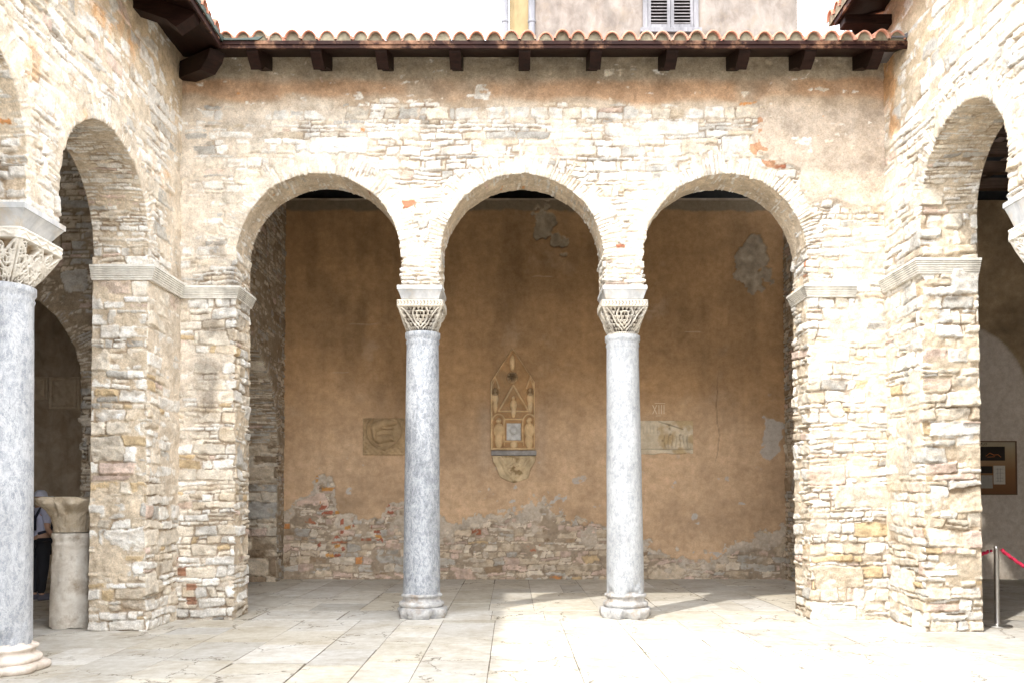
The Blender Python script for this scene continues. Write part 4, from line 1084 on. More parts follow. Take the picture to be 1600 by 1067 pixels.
# ------------------------------------------------------------------ carved reliefs on the rear wall
def relief_panel(name, label, cat, x0, x1, z0, z1, inside, hfun, base=.035, g=.012, mat=M_CARV, yoff=0., part='carving'):
    t = thing(name, label, cat, ((x0+x1)/2, YB-.03, z0))
    nu = int((x1-x0)/g)+1; nv = int((z1-z0)/g)+1
    U, V = np.meshgrid(np.linspace(x0, x1, nu), np.linspace(z0, z1, nv), indexing='ij')
    m = inside(U, V)
    H, col = hfun(U, V)
    F = m[:-1, :-1] & m[1:, :-1] & m[1:, 1:] & m[:-1, 1:]
    # rim drops back to the wall
    er = m.copy(); er[1:-1, 1:-1] = m[1:-1, 1:-1] & m[:-2, 1:-1] & m[2:, 1:-1] & m[1:-1, :-2] & m[1:-1, 2:]
    er[0] = er[-1] = False; er[:, 0] = er[:, -1] = False
    H = np.where(er, H+base, -.02)
    idx = np.arange(nu*nv).reshape(nu, nv)
    Q = np.stack([idx[:-1, :-1][F], idx[1:, :-1][F], idx[1:, 1:][F], idx[:-1, 1:][F]], -1)
    P = np.stack([U.ravel(), (YB-.028-yoff-H).ravel(), V.ravel()], -1)
    used = np.unique(Q); rm = np.full(len(P), -1); rm[used] = np.arange(len(used))
    o = link_mesh(part, P[used], rm[Q], mat, None, col=col.reshape(-1, 3)[used]); adopt(o, t)
    return t
# picture-crop pixel of the memorial -> wall metres
def mx(px): return (720+px/4.444-800)/78.76
def mz(py): return 1.6+(778-(530+py/4.444))/78.2
def gable_in(U, V):
    zt = mz(62); zs = mz(305); zb = mz(772)
    top = np.where(U < mx(360), lerp(zs, zt, np.clip((U-mx(203))/(mx(360)-mx(203)), 0, 1)), lerp(zt, zs, np.clip((U-mx(360))/(mx(517)-mx(360)), 0, 1)))
    return (U > mx(205)) & (U < mx(516)) & (V > zb) & (V < top)
def ell(U, V, cx, cz, rx, rz, h): return h*np.sqrt(np.clip(1-((U-cx)/rx)**2-((V-cz)/rz)**2, 0, 1))
def pxl(U, V, x0, y0, x1, y1, w):   # capsule in crop pixels
    ax, az, bx, bz = mx(x0), mz(y0), mx(x1), mz(y1); ww = w/4.444/78.
    dx, dz = bx-ax, bz-az; t = np.clip(((U-ax)*dx+(V-az)*dz)/(dx*dx+dz*dz+1e-9), 0, 1)
    return sst(ww, ww*.3, np.hypot(U-ax-t*dx, V-az-t*dz))
def figure(U, V, cx, y0, y1, w, h):
    hh = y1-y0; H = ell(U, V, mx(cx), mz(y0+hh*.10), w*.26/350, hh*.10/348, h)
    H = np.maximum(H, ell(U, V, mx(cx), mz(y0+hh*.42), w*.5/350, hh*.26/348, h*.9))
    H = np.maximum(H, ell(U, V, mx(cx), mz(y0+hh*.72), w*.38/350, hh*.30/348, h*.8))
    H = H*(1+.18*np.sin(U*260+V*12))
    return H
def memorial_h(U, V):
    H = np.zeros_like(U)
    fr = np.zeros_like(U)
    for s in ((205, 305, 360, 62), (360, 62, 516, 300), (209, 305, 212, 770), (512, 300, 517, 770), (212, 765, 516, 765)): fr = np.maximum(fr, pxl(U, V, *s, 13))
    for s in ((365, 325, 262, 505), (365, 325, 470, 505), (300, 560, 300, 712), (428, 560, 428, 712), (300, 560, 428, 560), (300, 712, 428, 712), (262, 505, 470, 505)): fr = np.maximum(fr, pxl(U, V, *s, 9)*.8)
    for cx in (262, 474):
        for k in range(10):
            a0 = PI*k/10; a1 = PI*(k+1)/10
            fr = np.maximum(fr, pxl(U, V, cx+42*math.cos(a0), 570-45*math.sin(a0), cx+42*math.cos(a1), 570-45*math.sin(a1), 8)*.8)
        fr = np.maximum(fr, pxl(U, V, cx-42, 570, cx-40, 740, 6)*.5); fr = np.maximum(fr, pxl(U, V, cx+42, 570, cx+40, 740, 6)*.5)
    for cx in (240, 481):
        for s in ((cx-26, 345, cx, 270), (cx+26, 345, cx, 270)): fr = np.maximum(fr, pxl(U, V, *s, 7)*.6)
    H = np.maximum(H, fr*.028)
    H = np.maximum(H, figure(U, V, 240, 345, 515, 46, .045)); H = np.maximum(H, figure(U, V, 481, 345, 515, 46, .045))
    H = np.maximum(H, figure(U, V, 366, 400, 550, 48, .05)); H = np.maximum(H, figure(U, V, 264, 550, 762, 74, .06)); H = np.maximum(H, figure(U, V, 474, 545, 765, 74, .06))
    H = np.maximum(H, ell(U, V, mx(358), mz(275), 38/350, 42/348, .07)*(1+.5*np.sin(np.arctan2(V-mz(275), U-mx(358))*8)))
    H = np.maximum(H, ell(U, V, mx(358), mz(175), 20/350, 60/348, .03))
    H = np.maximum(H, ell(U, V, mx(368), mz(735), 26/350, 30/348, .03))
    pan = (U > mx(318)) & (U < mx(416)) & (V < mz(586)) & (V > mz(703))
    H = np.where(pan, -.012+ell(U, V, mx(366), mz(635), 26/350, 30/348, .025), H)
    H = H*1.8; H0_ = H/1.2; H = H+.004*fbm(U*12, V*12, 950, 4)
    c = np.empty(U.shape+(3,)); c[...] = (.62, .46, .27)
    c = c*(1+.25*fbm(U*5, V*5, 951, 4))[..., None]
    c = lerp(c, np.array([.50, .41, .28]), (sst(.1, .7, fbm(U*3, V*3, 952, 4))*.6)[..., None])
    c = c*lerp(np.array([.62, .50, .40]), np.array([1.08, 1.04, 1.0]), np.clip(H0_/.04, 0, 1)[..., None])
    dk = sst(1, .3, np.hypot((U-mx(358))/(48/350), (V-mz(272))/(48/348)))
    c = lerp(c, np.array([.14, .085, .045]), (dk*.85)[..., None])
    c = np.where(pan[..., None], np.array([.52, .52, .51])*(1+.15*fbm(U*20, V*20, 953))[..., None], c)
    hd = (np.hypot((U-mx(240))/(26/350), (V-mz(372))/(28/348)) < 1) | (np.hypot((U-mx(481))/(26/350), (V-mz(372))/(28/348)) < 1)
    c = np.where(hd[..., None], c*.6, c)
    return H, c
mem = relief_panel('memorial_relief', 'tall pointed stone relief with small carved figures at the centre of the ochre wall', 'relief',
    mx(198), mx(522), mz(775), mz(58), gable_in, memorial_h, base=.06, g=.0105)
b = MB(); b.box(mx(212), mx(524), YB-.13, YB, mz(808), mz(774), .006); adopt(b.build('ledge', stone_mat('grey_ledge', (.22, .20, .185), (.32, .30, .28), 8, .8)), mem)
def br_in(U, V):
    pts = [(215, 806), (525, 806), (520, 850), (490, 900), (470, 968), (420, 985), (370, 1000), (320, 985), (270, 960), (245, 890), (220, 850)]
    P = [(mx(a), mz(c)) for a, c in pts]; ins = np.zeros(U.shape, bool)
    for (xa, ya), (xb, yb) in zip(P, P[1:]+P[:1]):
        cnd = ((ya > V) != (yb > V)) & (U < (xb-xa)*(V-ya)/(yb-ya+1e-12)+xa); ins ^= cnd
    return ins
def br_h(U, V):
    H = .05*sst(mz(1000), mz(820), V)+ell(U, V, mx(365), mz(900), 60/350, 70/348, .04)*(1+.4*np.sin(U*90)*np.cos(V*80))
    for s in ((270, 830, 330, 940), (470, 830, 400, 940), (365, 830, 365, 980)): H = np.maximum(H, .05*sst(mz(1000), mz(820), V)+.03*pxl(U, V, *s, 14))
    H = H+.008*fbm(U*14, V*14, 960, 4)
    c = np.empty(U.shape+(3,)); c[...] = (.55, .43, .27); c = c*(1+.2*fbm(U*6, V*6, 961))[..., None]
    c = lerp(c, np.array([.24, .16, .07]), (sst(.1, .6, fbm(U*9, V*9, 962)+.4-2.2*np.abs(U-mx(365))*2))[..., None]*.8)
    return H, c
t2 = relief_panel('bracket_tmp', 'x', 'x', mx(210), mx(530), mz(1004), mz(802), br_in, br_h, base=.04, g=.0105, part='corbel')
ch = t2.children[0]; ch.parent = None; adopt(ch, mem); D.objects.remove(t2)
def lamb_h(U, V):
    cx, cz = -2.52, 2.93; rad = .345
    rr = np.hypot(U-cx, V-cz)
    H = .034*np.exp(-((rr-rad)/.020)**2)
    H = np.where(rr < rad-.02, -.018, H)
    def cap(x0, z0, x1, z1, r0, r1, h):
        dx, dz = x1-x0, z1-z0; t = np.clip(((U-x0-cx)*dx+(V-z0-cz)*dz)/(dx*dx+dz*dz), 0, 1)
        r = lerp(r0, r1, t); q = np.hypot(U-cx-x0-t*dx, V-cz-z0-t*dz)/r
        return h*np.sqrt(np.clip(1-q*q, 0, 1))
    B = cap(-.16, .10, .05, .17, .11, .08, .05)
    for a in ((-.22, .05, -.20, -.16, .055, .035, .045), (-.05, .06, .16, .04, .03, .02, .04), (.05, .16, .20, .16, .07, .045, .05), (-.12, -.16, .10, -.13, .09, .07, .045), (.10, -.13, .17, -.18, .05, .03, .04), (-.02, .28, .02, .12, .02, .02, .03)): B = np.maximum(B, cap(*a))
    H = np.maximum(H, B*1.5-.018)
    edge = np.minimum(np.minimum(U+2.96, -2.06-U), np.minimum(V-2.45, 3.19-V))
    H = H+.012*np.exp(-((edge-.02)/.02)**2)
    orn = (rr > rad+.02)*.008*np.sin(U*60)*np.sin(V*60)
    H = H+orn+.003*fbm(U*14, V*14, 970, 4)
    c = np.empty(U.shape+(3,)); c[...] = (.42, .30, .17); c = c*(1+.2*fbm(U*6, V*6, 971))[..., None]
    return H, c
relief_panel('roundel_relief', 'square brown stone relief of an animal within a ring, half hidden by the left column', 'relief',
    -2.96, -2.06, 2.45, 3.19, lambda U, V: np.ones(U.shape, bool), lamb_h, base=.042, g=.0105)
def worn_in(U, V):
    x1 = 3.60-.04*np.clip(fbm(V*4, V*0, 980, 3), 0, 1)
    return (U > 2.30) & (U < x1) & (V > 2.47+.02*fbm(U*4, U*0, 981, 3)) & (V < 3.15)
def worn_h(U, V):
    H = .004*fbm(U*8, V*8, 982, 4)
    for i in range(7):
        x = 3.02+i*.075
        H = H-.014*np.exp(-((U-x-.01*np.sin(V*20+i))/.009)**2)*sst(2.58, 2.62, V)*sst(2.88, 2.82, V)
    for i in range(5):
        H = H-.010*np.exp(-((U-2.6-i*.07)/.010)**2)*sst(2.85, 2.9, V)*sst(3.05, 3.0, V)
    H = H-.016*np.exp(-((V-2.57)/.012)**2)-.02*np.exp(-((V-(3.12-.32*(U-2.9)))/.012)**2)*(U > 2.9)*(U < 3.4)
    for a, c_ in ((3.12, 2.98), (3.12, 3.05), (3.13, 2.86), (2.98, 2.74), (3.33, 2.85)): H = H-.02*np.exp(-(((U-a)/.02)**2+((V-c_)/.02)**2))
    c = np.empty(U.shape+(3,)); c[...] = (.64, .55, .41); c = c*(1+.15*fbm(U*6, V*6, 983))[..., None]
    c = lerp(c, np.array([.47, .32, .15]), (sst(0, .6, fbm(U*3.3, V*3.3, 984, 4)))[..., None]*.75)
    c = c*(1+np.clip(H*22, -.5, 0))[..., None]
    return H, c
relief_panel('inscribed_slab', 'cream rectangular stone slab with worn incised strokes right of the right column', 'relief',
    2.30, 3.62, 2.44, 3.17, worn_in, worn_h, base=.046, g=.0095)
# the Roman numeral scratched into the plaster above the slab
num = thing('carved_numeral', 'pale numeral XIII scratched in the ochre plaster above the cream slab', 'inscription', (2.9, YB-.04, 3.3))
b = MB()
def stroke(x0, z0, x1, z1, w=.014):
    d = np.array([x1-x0, z1-z0]); d /= np.linalg.norm(d); n = np.array([-d[1], d[0]])*w/2
    b.prism([(x0+n[0], z0+n[1]), (x1+n[0], z1+n[1]), (x1-n[0], z1-n[1]), (x0-n[0], z0-n[1])], 'y', YB-.050, YB-.02)
stroke(2.79, 3.45, 2.87, 3.27); stroke(2.87, 3.45, 2.79, 3.27); stroke(2.915, 3.45, 2.915, 3.27); stroke(2.965, 3.45, 2.965, 3.27); stroke(3.015, 3.45, 3.015, 3.27)
stroke(2.83, 3.485, 3.04, 3.48, .008); stroke(2.85, 3.235, 2.95, 3.235, .008)
adopt(b.build('numeral_strokes', plain('scratched_plaster', (.70, .57, .40), .9)), num)
# faint reliefs far back in the left wing
for k, (xa, xb, za, zb, lab) in enumerate(((-9.52, -9.22, 3.55, 4.02, 'narrow dim carved panel beside the larger one in the left wing'), (-9.20, -8.60, 3.35, 4.02, 'dim carved square panel hung on the dark back wall of the left wing'))):
    t = thing('wall_panel', lab, 'relief', ((xa+xb)/2, YB, za), 'carved panels in the left wing')
    U, V = np.meshgrid(np.linspace(xa, xb, 50), np.linspace(za, zb, 50), indexing='ij')
    e = np.minimum(np.minimum(U-xa, xb-U), np.minimum(V-za, zb-V))
    H = .05-.02*sst(.03, .05, e)*sst(.09, .07, e)+.02*np.clip(np.sin(U*22)*np.sin(V*19+U*8), 0, 1)*(e > .1)
    H[0] = H[-1] = 0; H[:, 0] = H[:, -1] = 0
    idx = np.arange(2500).reshape(50, 50); Q = np.stack([idx[:-1, :-1], idx[1:, :-1], idx[1:, 1:], idx[:-1, 1:]], -1).reshape(-1, 4)
    adopt(link_mesh('carving', np.stack([U.ravel(), (YB-.005-H).ravel(), V.ravel()], -1), Q, M_CARV, None, col=np.tile((.50, .42, .32), (2500, 1))), t)

# ------------------------------------------------------------------ information board
board = thing('information_board', 'framed information board with dark pictures and drawings on the wall of the right wing', 'board', (9.65, YB-.0, 1.65))
bx0, bx1, bz0, bz1 = 9.06, 10.03, 1.67, 2.74; yb = YB+.055
b = MB(); f = .022
b.box(bx0, bx1, yb-.05, yb-.0, bz0, bz0+f); b.box(bx0, bx1, yb-.05, yb, bz1-f, bz1); b.box(bx0, bx0+f, yb-.05, yb, bz0+f, bz1-f); b.box(bx1-f, bx1, yb-.05, yb, bz0+f, bz1-f)
adopt(b.build('frame', plain('board_frame', (.13, .07, .035), .5)), board)
m_, nt_, b_ = mat_new('printed_sheet')
sx_ = nt_.nodes.new('ShaderNodeSeparateXYZ'); nt_.links.new(coords(nt_), sx_.inputs[0])
mr_ = nt_.nodes.new('ShaderNodeMapRange'); mr_.inputs[1].default_value = 1.7; mr_.inputs[2].default_value = 2.72; nt_.links.new(sx_.outputs[2], mr_.inputs[0])
rp = ramp(nt_, [(0, (.17, .075, .03)), (.45, (.26, .13, .055)), (.8, (.40, .30, .18)), (1, (.44, .38, .27))]); nt_.links.new(mr_.outputs[0], rp.inputs[0]); nt_.links.new(rp.outputs[0], b_.inputs['Base Color']); b_.inputs['Roughness'].default_value = .35
b = MB(); b.box(bx0+f, bx1-f, yb-.03, yb-.005, bz0+f, bz1-f); adopt(b.build('printed_panel', m_), board)
def flat(name, x0, x1, z0, z1, mat, d=.004, dep=0.):
    b = MB(); b.box(x0, x1, yb-.030-d-dep, yb-.030-dep, z0, z1); return adopt(b.build(name, mat), board)
flat('black_photo', 9.30, 9.80, 2.35, 2.63, plain('print_black', (.012, .009, .008), .3))
flat('black_photo', 9.30, 9.55, 2.10, 2.24, plain('print_black', (.015, .012, .010), .3))
flat('pale_photo', 9.32, 9.55, 1.80, 2.06, plain('print_grey', (.33, .31, .27), .4))
flat('plan_sheet', 9.57, 9.80, 1.88, 2.25, plain('print_white', (.55, .52, .46), .5))
b = MB()
for (x0, x1, z0, z1) in ((9.62, 9.76, 2.18, 2.185), (9.62, 9.76, 2.10, 2.105), (9.62, 9.76, 2.00, 2.005), (9.62, 9.76, 1.94, 1.945), (9.65, 9.655, 1.93, 2.2), (9.70, 9.705, 1.93, 2.2)): b.box(x0, x1, yb-.037, yb-.035, z0, z1)
adopt(b.build('plan_lines', plain('print_line', (.15, .13, .11), .5)), board)
b = MB()
b.tube([(9.42, yb-.036, 2.44), (9.50, yb-.036, 2.50), (9.58, yb-.036, 2.46), (9.66, yb-.036, 2.47), (9.72, yb-.036, 2.42)], .008, 6); b.tube([(9.45, yb-.036, 2.42), (9.6, yb-.036, 2.43)], .006, 6)
adopt(b.build('orange_drawing', plain('print_orange', (.45, .14, .04), .5)), board)
b = MB()
for x in (9.29, 9.325): b.box(x, x+.025, yb-.036, yb-.034, 2.675, 2.70); 
for x in (9.30, 9.36): b.box(x, x+.022, yb-.036, yb-.034, 2.655, 2.67)
for k in range(8):
    a = 2*PI*k/8; b.tube([(9.42+.022*math.cos(a), yb-.035, 2.68+.022*math.sin(a)), (9.42+.022*math.cos(a+.8), yb-.035, 2.68+.022*math.sin(a+.8))], .004, 5)
adopt(b.build('printed_emblems', plain('print_dark', (.06, .05, .04), .5)), board)

# ------------------------------------------------------------------ rope barrier
st = thing('barrier_post', 'brushed steel barrier post on a round foot beside the right pilaster', 'barrier post', (6.07, 10.85, 0))
b = MB(); b.lathe([(.17, .003), (.172, .010), (.165, .018), (.06, .026), (.035, .032), (.030, .06), (.030, .95), (.034, .955), (.034, .985), (.028, .998), (.004, 1.0)], 6.07, 10.85, 40); adopt(auto_smooth(b.build('post', M_STEEL)), st)
for s in (-1, 1):
    b = MB()
    b.tube([(6.07+s*.03, 10.85, .965), (6.07+s*.075, 10.85, .965), (6.07+s*.09, 10.85, .95), (6.07+s*.085, 10.85, .925), (6.07+s*.06, 10.85, .92)], .006, 8)
    adopt(auto_smooth(b.build('rope_hook', M_STEEL)), st)
def rope(name, label, a, c, sag, mat):
    t = thing(name, label, 'rope', tuple(a))
    n = 150; V = []; F = []
    a = np.array(a); c = np.array(c); nn = 14
    for i in range(n):
        s = i/(n-1); p = a+(c-a)*s; p = p+np.array([0, 0, -sag*4*s*(1-s)])
        d = (c-a)+np.array([0, 0, -sag*4*(1-2*s)]); d /= np.linalg.norm(d)
        u = np.cross(d, [0, 1, .1]); u /= np.linalg.norm(u); w = np.cross(d, u)
        for k in range(nn):
            an = 2*PI*k/nn; r = .019+.0055*math.cos(3*(an-s*55))
            V.append(p+r*(math.cos(an)*u+math.sin(an)*w))
    for i in range(n-1):
        for k in range(nn): F.append([i*nn+k, i*nn+(k+1) % nn, (i+1)*nn+(k+1) % nn, (i+1)*nn+k])
    F.append(list(range(nn))); F.append([(n-1)*nn+k for k in range(nn)])
    adopt(link_mesh('twisted_cord', np.array(V), F, mat), t)
rope('barrier_rope', 'crimson twisted rope sagging from the steel post to the right edge', (6.13, 10.85, .96), (7.95, 10.5, .93), .42, M_ROPE)
rope('barrier_rope', 'dark crimson rope running from the steel post back behind the pilaster', (6.02, 10.87, .95), (5.35, 12.2, .9), .16, M_ROPE)
st2 = st.copy(); C.objects.link(st2); st2.location = (8.02, 10.47, 0); st2['label'] = 'steel barrier post just outside the right edge of the photo'
for ch in list(st.children):
    k_ = ch.copy(); C.objects.link(k_); k_.parent = st2

# ------------------------------------------------------------------ houses behind the roof
bg = thing('beige_building', 'beige rendered house with louvred shutters rising behind the tiled roof', 'building', (4, 18.5, 0))
kk = 18.5/1350*1.01
BX0 = 34*kk; BX1 = 448*kk
wx0 = 205*kk; wx1 = 292*kk; wz0 = 1.6+728*kk*1.01; wz1 = wz0+1.75
b = MB()
b.box(BX0, wx0, 18.5, 25, 0, 17); b.box(wx1, BX1, 18.5, 25, 0, 17); b.box(wx0, wx1, 18.5, 25, 0, wz0-.05); b.box(wx0, wx1, 18.5, 25, wz1+.05, 17)
adopt(b.build('wall', M_BEIGE), bg)
fw = MB(); fr2 = .10
fw.box(wx0-.0, wx0+fr2, 18.44, 18.62, wz0-.02, wz1+.05, .006); fw.box(wx1-fr2, wx1, 18.44, 18.62, wz0-.02, wz1+.05, .006); fw.box(wx0-.06, wx1+.06, 18.40, 18.62, wz0-.12, wz0-.02, .006); fw.box(wx0, wx1, 18.44, 18.62, wz1+.05, wz1+.15, .006)
win = adopt(fw.build('window_frame', M_SHUT), bg)
b = MB(); b.box(wx0+fr2, wx1-fr2, 18.60, 18.63, wz0, wz1); adopt(b.build('window_pane', M_DARK), bg)
mid = (wx0+wx1)/2
for (a, c) in ((wx0+fr2, mid), (mid, wx1-fr2)):
    b = MB(); sw = .075
    b.box(a+.004, a+sw, 18.46, 18.51, wz0, wz1, .004); b.box(c-sw, c-.004, 18.46, 18.51, wz0, wz1, .004)
    b.box(a+sw, c-sw, 18.46, 18.51, wz0, wz0+.08, .004); b.box(a+sw, c-sw, 18.46, 18.51, wz1-.08, wz1, .004); b.box(a+sw, c-sw, 18.46, 18.51, wz0+.80, wz0+.87, .004)
    sh_ = adopt(b.build('shutter', M_SHUT), bg)
    for lo_z, hi_z in ((wz0+.09, wz0+.74), (wz0+.88, wz1-.12)):
      b = MB(); z = lo_z
      while z < hi_z:
            V = [(a+sw, 18.455, z), (c-sw, 18.455, z), (c-sw, 18.52, z+.05), (a+sw, 18.52, z+.05), (a+sw, 18.455, z+.014), (c-sw, 18.455, z+.014), (c-sw, 18.52, z+.064), (a+sw, 18.52, z+.064)]
            b.add(V, [(0, 1, 5, 4), (1, 2, 6, 5), (2, 3, 7, 6), (3, 0, 4, 7), (0, 3, 2, 1), (4, 5, 6, 7)])
            z += .072
      s2 = b.build('louvre_slats', M_SLAT); s2.parent = sh_
yl = thing('yellow_building', 'narrow yellow rendered house side between grey downpipes above the roof', 'building', (.2, 18.6, 0))
b = MB(); b.box(-4*kk, 29*kk, 18.62, 25, 0, 17); adopt(b.build('wall', M_YELL), yl)
for x in (-11*kk, 31*kk):
    b = MB(); b.lathe([(.075, 0), (.075, 17)], x, 18.50, 20); 
    for z in (10.9, 11.9, 13.2): b.lathe([(.084, z), (.088, z+.01), (.088, z+.05), (.084, z+.06)], x, 18.50, 20)
    p = auto_smooth(b.build('downpipe', M_ZINC)); adopt(p, yl)

# ------------------------------------------------------------------ person behind the big column
def skin_body(name, joints, bones, mat, parent, sub=2):
    me = D.meshes.new(name); names = list(joints)
    me.from_pydata([joints[n][0] for n in names], [(names.index(a), names.index(b_)) for a, b_ in bones], [])
    o = D.objects.new(name, me); C.objects.link(o); o.parent = parent
    md = o.modifiers.new('skin', 'SKIN'); 
    for i, n in enumerate(names):
        r = joints[n][1]; me.skin_vertices[0].data[i].radius = (r, r) if not hasattr(r, '__len__') else r
    me.skin_vertices[0].data[0].use_root = True
    md.use_smooth_shade = True
    s = o.modifiers.new('sub', 'SUBSURF'); s.levels = sub; s.render_levels = sub
    me.materials.append(mat); return o
M_SKIN = plain('skin', (.42, .25, .17), .55); M_SHIRT = plain('lavender_shirt', (.42, .43, .56), .85); M_TROU = plain('dark_trousers', (.012, .013, .018), .85)
M_CAP = plain('pale_cap', (.50, .52, .62), .8); M_PACK = plain('backpack_cloth', (.010, .012, .03), .7)
per = thing('person', 'visitor in lavender T-shirt, dark trousers and pale cap, behind the large left column', 'person', (-7.48, 13.7, 0))
J = {'pelvis': ((0, 0, .92), .13), 'waist': ((0, .0, 1.08), .12), 'chest': ((0, 0, 1.28), (.16, .12)), 'neck0': ((0, 0, 1.43), .07), 'neck': ((0, -.01, 1.49), .05), 'head': ((0, -.02, 1.57), (.075, .085)), 'crown': ((0, -.015, 1.66), .07)}
for s, n in ((-1, 'l'), (1, 'r')):
    J['sh'+n] = ((s*.17, 0, 1.40), .06); J['el'+n] = ((s*.235, .02, 1.12), .042); J['wr'+n] = ((s*.20, -.14, .95), .028); J['pa'+n] = ((s*.19, -.20, .91), (.035, .018))
    J['hip'+n] = ((s*.095, 0, .86), .10); J['kn'+n] = ((s*.10, -.01 if s < 0 else -.04, .48), .062); J['an'+n] = ((s*.105, .03, .09), .04); J['to'+n] = ((s*.115, -.13, .035), .035)
    for k in range(4): 
        J[f'f{k}{n}'] = ((s*(.185+.018*(k-1.5)), -.245-.004*(k % 2), .895), .0095); J[f'g{k}{n}'] = ((s*(.185+.018*(k-1.5)), -.265, .86-.004*(k % 3)), .008)
    J['t0'+n] = ((s*.15, -.21, .905), .010); J['t1'+n] = ((s*.14, -.235, .88), .009)
B_ = [('pelvis', 'waist'), ('waist', 'chest'), ('chest', 'neck0'), ('neck0', 'neck'), ('neck', 'head'), ('head', 'crown')]
for n in 'lr':
    B_ += [('neck0', 'sh'+n), ('sh'+n, 'el'+n), ('el'+n, 'wr'+n), ('wr'+n, 'pa'+n), ('pelvis', 'hip'+n), ('hip'+n, 'kn'+n), ('kn'+n, 'an'+n), ('an'+n, 'to'+n), ('pa'+n, 't0'+n), ('t0'+n, 't1'+n)]
    for k in range(4): B_ += [('pa'+n, f'f{k}{n}'), (f'f{k}{n}', f'g{k}{n}')]
skin_body('body', J, B_, M_SKIN, per)
def shell(names, bones, grow, nm, mat, over={}):
    JJ = {n: (over.get(n, J[n][0]), tuple(np.array(J[n][1])*1+grow) if hasattr(J[n][1], '__len__') else J[n][1]+grow) for n in names}
    return skin_body(nm, JJ, bones, mat, per)
shell(['pelvis', 'waist', 'chest', 'neck0', 'shl', 'shr', 'ell', 'elr'], [('pelvis', 'waist'), ('waist', 'chest'), ('chest', 'neck0'), ('neck0', 'shl'), ('neck0', 'shr'), ('shl', 'ell'), ('shr', 'elr')], .018, 'shirt', M_SHIRT,
      {'ell': (-.225, .01, 1.18), 'elr': (.225, .01, 1.18), 'neck0': (0, 0, 1.41), 'pelvis': (0, 0, .96)})
shell(['pelvis', 'hipl', 'hipr', 'knl', 'knr', 'anl', 'anr'], [('pelvis', 'hipl'), ('pelvis', 'hipr'), ('hipl', 'knl'), ('hipr', 'knr'), ('knl', 'anl'), ('knr', 'anr')], .02, 'trousers', M_TROU, {'pelvis': (0, 0, .90)})
b = MB(); b.lathe([(.001, 1.735), (.05, 1.73), (.085, 1.70), (.098, 1.655), (.100, 1.63)], 0, -.01, 24, cap=False); b.prism([(-.07, -.10), (.07, -.10), (.05, -.19), (-.05, -.19)], 'z', 1.628, 1.636); o = b.build('cap', M_CAP, per, smooth=True)
for s in (-1, 1):
    b = MB(); b.tube([(s*.10, .14, 1.10), (s*.12, .15, 1.30), (s*.11, .04, 1.475), (s*.12, -.10, 1.42), (s*.13, -.15, 1.28), (s*.14, -.10, 1.10), (s*.13, .10, 1.05)], .022, 8); b.build('strap', M_PACK, per, smooth=True)
b = MB(); b.box(-.14, .14, .14, .28, 1.02, 1.45, .05); b.build('backpack', M_PACK, per, smooth=True)
for s in (-1, 1):
    b = MB(); b.lathe([(.05, 0), (.056, .03), (.05, .07), (.03, .10)], 0, 0, 16); o = b.build('shoe', plain('shoe_cloth', (.10, .10, .13), .7), per, smooth=True); o.location = (s*.11, -.04, 0); o.scale = (1, 2.4, 1)
for n, (x, z, r, m) in {'eye': (.032, 1.60, .012, M_PACK), 'ear': (.088, 1.585, .02, M_SKIN)}.items():
    for s in (-1, 1):
        b = MB(); b.lathe([(.001, -r), (r*.7, -r*.7), (r, 0), (r*.7, r*.7), (.001, r)], 0, 0, 10); o = b.build(n, m, per, smooth=True); o.location = (s*x, -.105 if n == 'eye' else -.01, z)
b = MB(); b.tube([(0, -.10, 1.60), (0, -.125, 1.57), (0, -.118, 1.56)], [.008, .014, .012], 8); b.build('nose', M_SKIN, per, smooth=True)
b = MB(); b.tube([(-.022, -.104, 1.535), (0, -.11, 1.533), (.022, -.104, 1.535)], .005, 6); b.build('mouth', plain('lips', (.30, .12, .10), .5), per, smooth=True)
per.rotation_euler = (0, 0, math.radians(150))

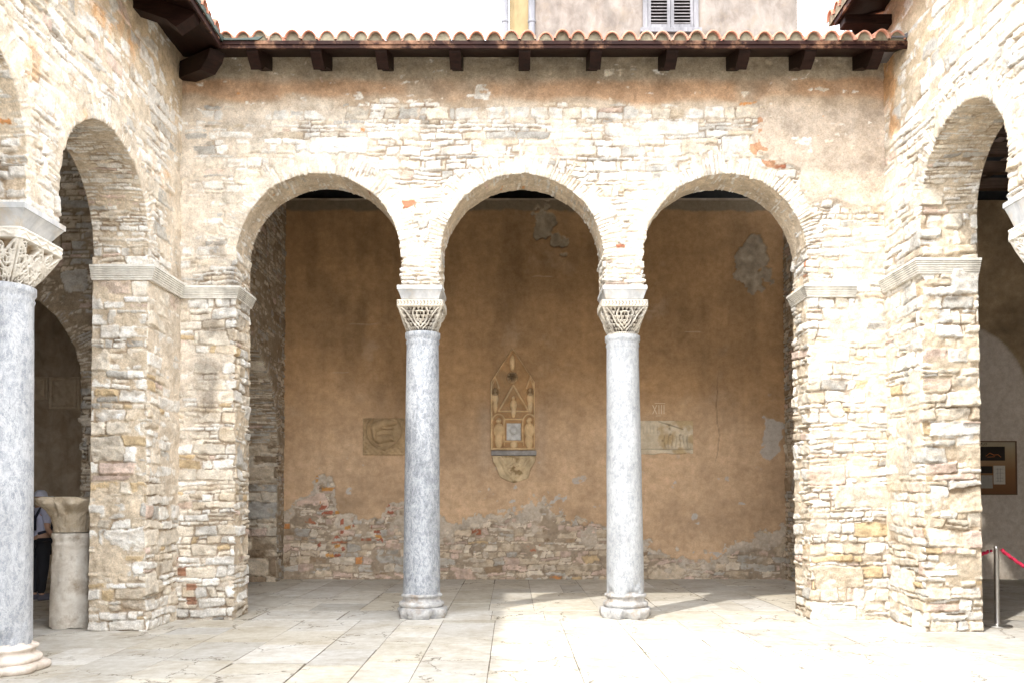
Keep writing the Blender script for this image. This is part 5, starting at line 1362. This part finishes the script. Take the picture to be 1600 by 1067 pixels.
# ------------------------------------------------------------------ light, sky, camera
AZ = math.radians(40.3); EL = math.radians(53.9)
sun = D.lights.new('sun', 'SUN'); sun.energy = 2.0; sun.angle = math.radians(.9); sun.color = (1., .955, .885)
so = D.objects.new('sun', sun); C.objects.link(so)
from mathutils import Vector
dirv = Vector((math.sin(AZ)*math.cos(EL), math.cos(AZ)*math.cos(EL), -math.sin(EL)))
so.rotation_euler = dirv.to_track_quat('-Z', 'Y').to_euler(); so.location = (-10, -10, 20)
w = D.worlds.new('World'); sc.world = w; w.use_nodes = True
nt = w.node_tree; bgn = nt.nodes['Background']
sky = nt.nodes.new('ShaderNodeTexSky'); sky.sky_type = 'NISHITA'; sky.sun_disc = False; sky.sun_elevation = EL
sky.sun_rotation = math.atan2(-dirv.x, -dirv.y); sky.dust_density = 2.0; sky.ozone_density = 1.0
tc = nt.nodes.new('ShaderNodeTexCoord'); mp = nt.nodes.new('ShaderNodeMapping'); mp.inputs['Scale'].default_value = (1, 1, 2.2); nt.links.new(tc.outputs['Generated'], mp.inputs[0])
nz = nt.nodes.new('ShaderNodeTexNoise'); nz.inputs['Scale'].default_value = 2.2; nz.inputs['Detail'].default_value = 6; nz.inputs['Roughness'].default_value = .5; nt.links.new(mp.outputs[0], nz.inputs['Vector'])
rp = ramp(nt, [(.34, .45), (.56, 1)]); nt.links.new(nz.outputs[0], rp.inputs[0])
mx_ = nt.nodes.new('ShaderNodeMix'); mx_.data_type = 'RGBA'; nt.links.new(rp.outputs[0], mx_.inputs[0]); nt.links.new(sky.outputs[0], mx_.inputs[6]); mx_.inputs[7].default_value = (24.5, 25.0, 25.8, 1)
nt.links.new(mx_.outputs[2], bgn.inputs[0]); bgn.inputs[1].default_value = .15
cam = D.cameras.new('camera'); co = D.objects.new('camera', cam); C.objects.link(co); sc.camera = co
cam.sensor_width = 36; cam.lens = 30.375; cam.clip_end = 500; cam.clip_start = .05
PIT = math.radians(1.5)
co.location = (0, 0, 1.6); co.rotation_euler = (PI/2+PIT, 0, 0)
cam.shift_y = 244.5/1600-math.tan(PIT)*30.375/36
sc.view_settings.view_transform = 'Standard'; sc.view_settings.look = 'None'; sc.view_settings.gamma = 1; sc.view_settings.exposure = .99
sc.cycles.max_bounces = 8; sc.cycles.diffuse_bounces = 5; sc.cycles.glossy_bounces = 3
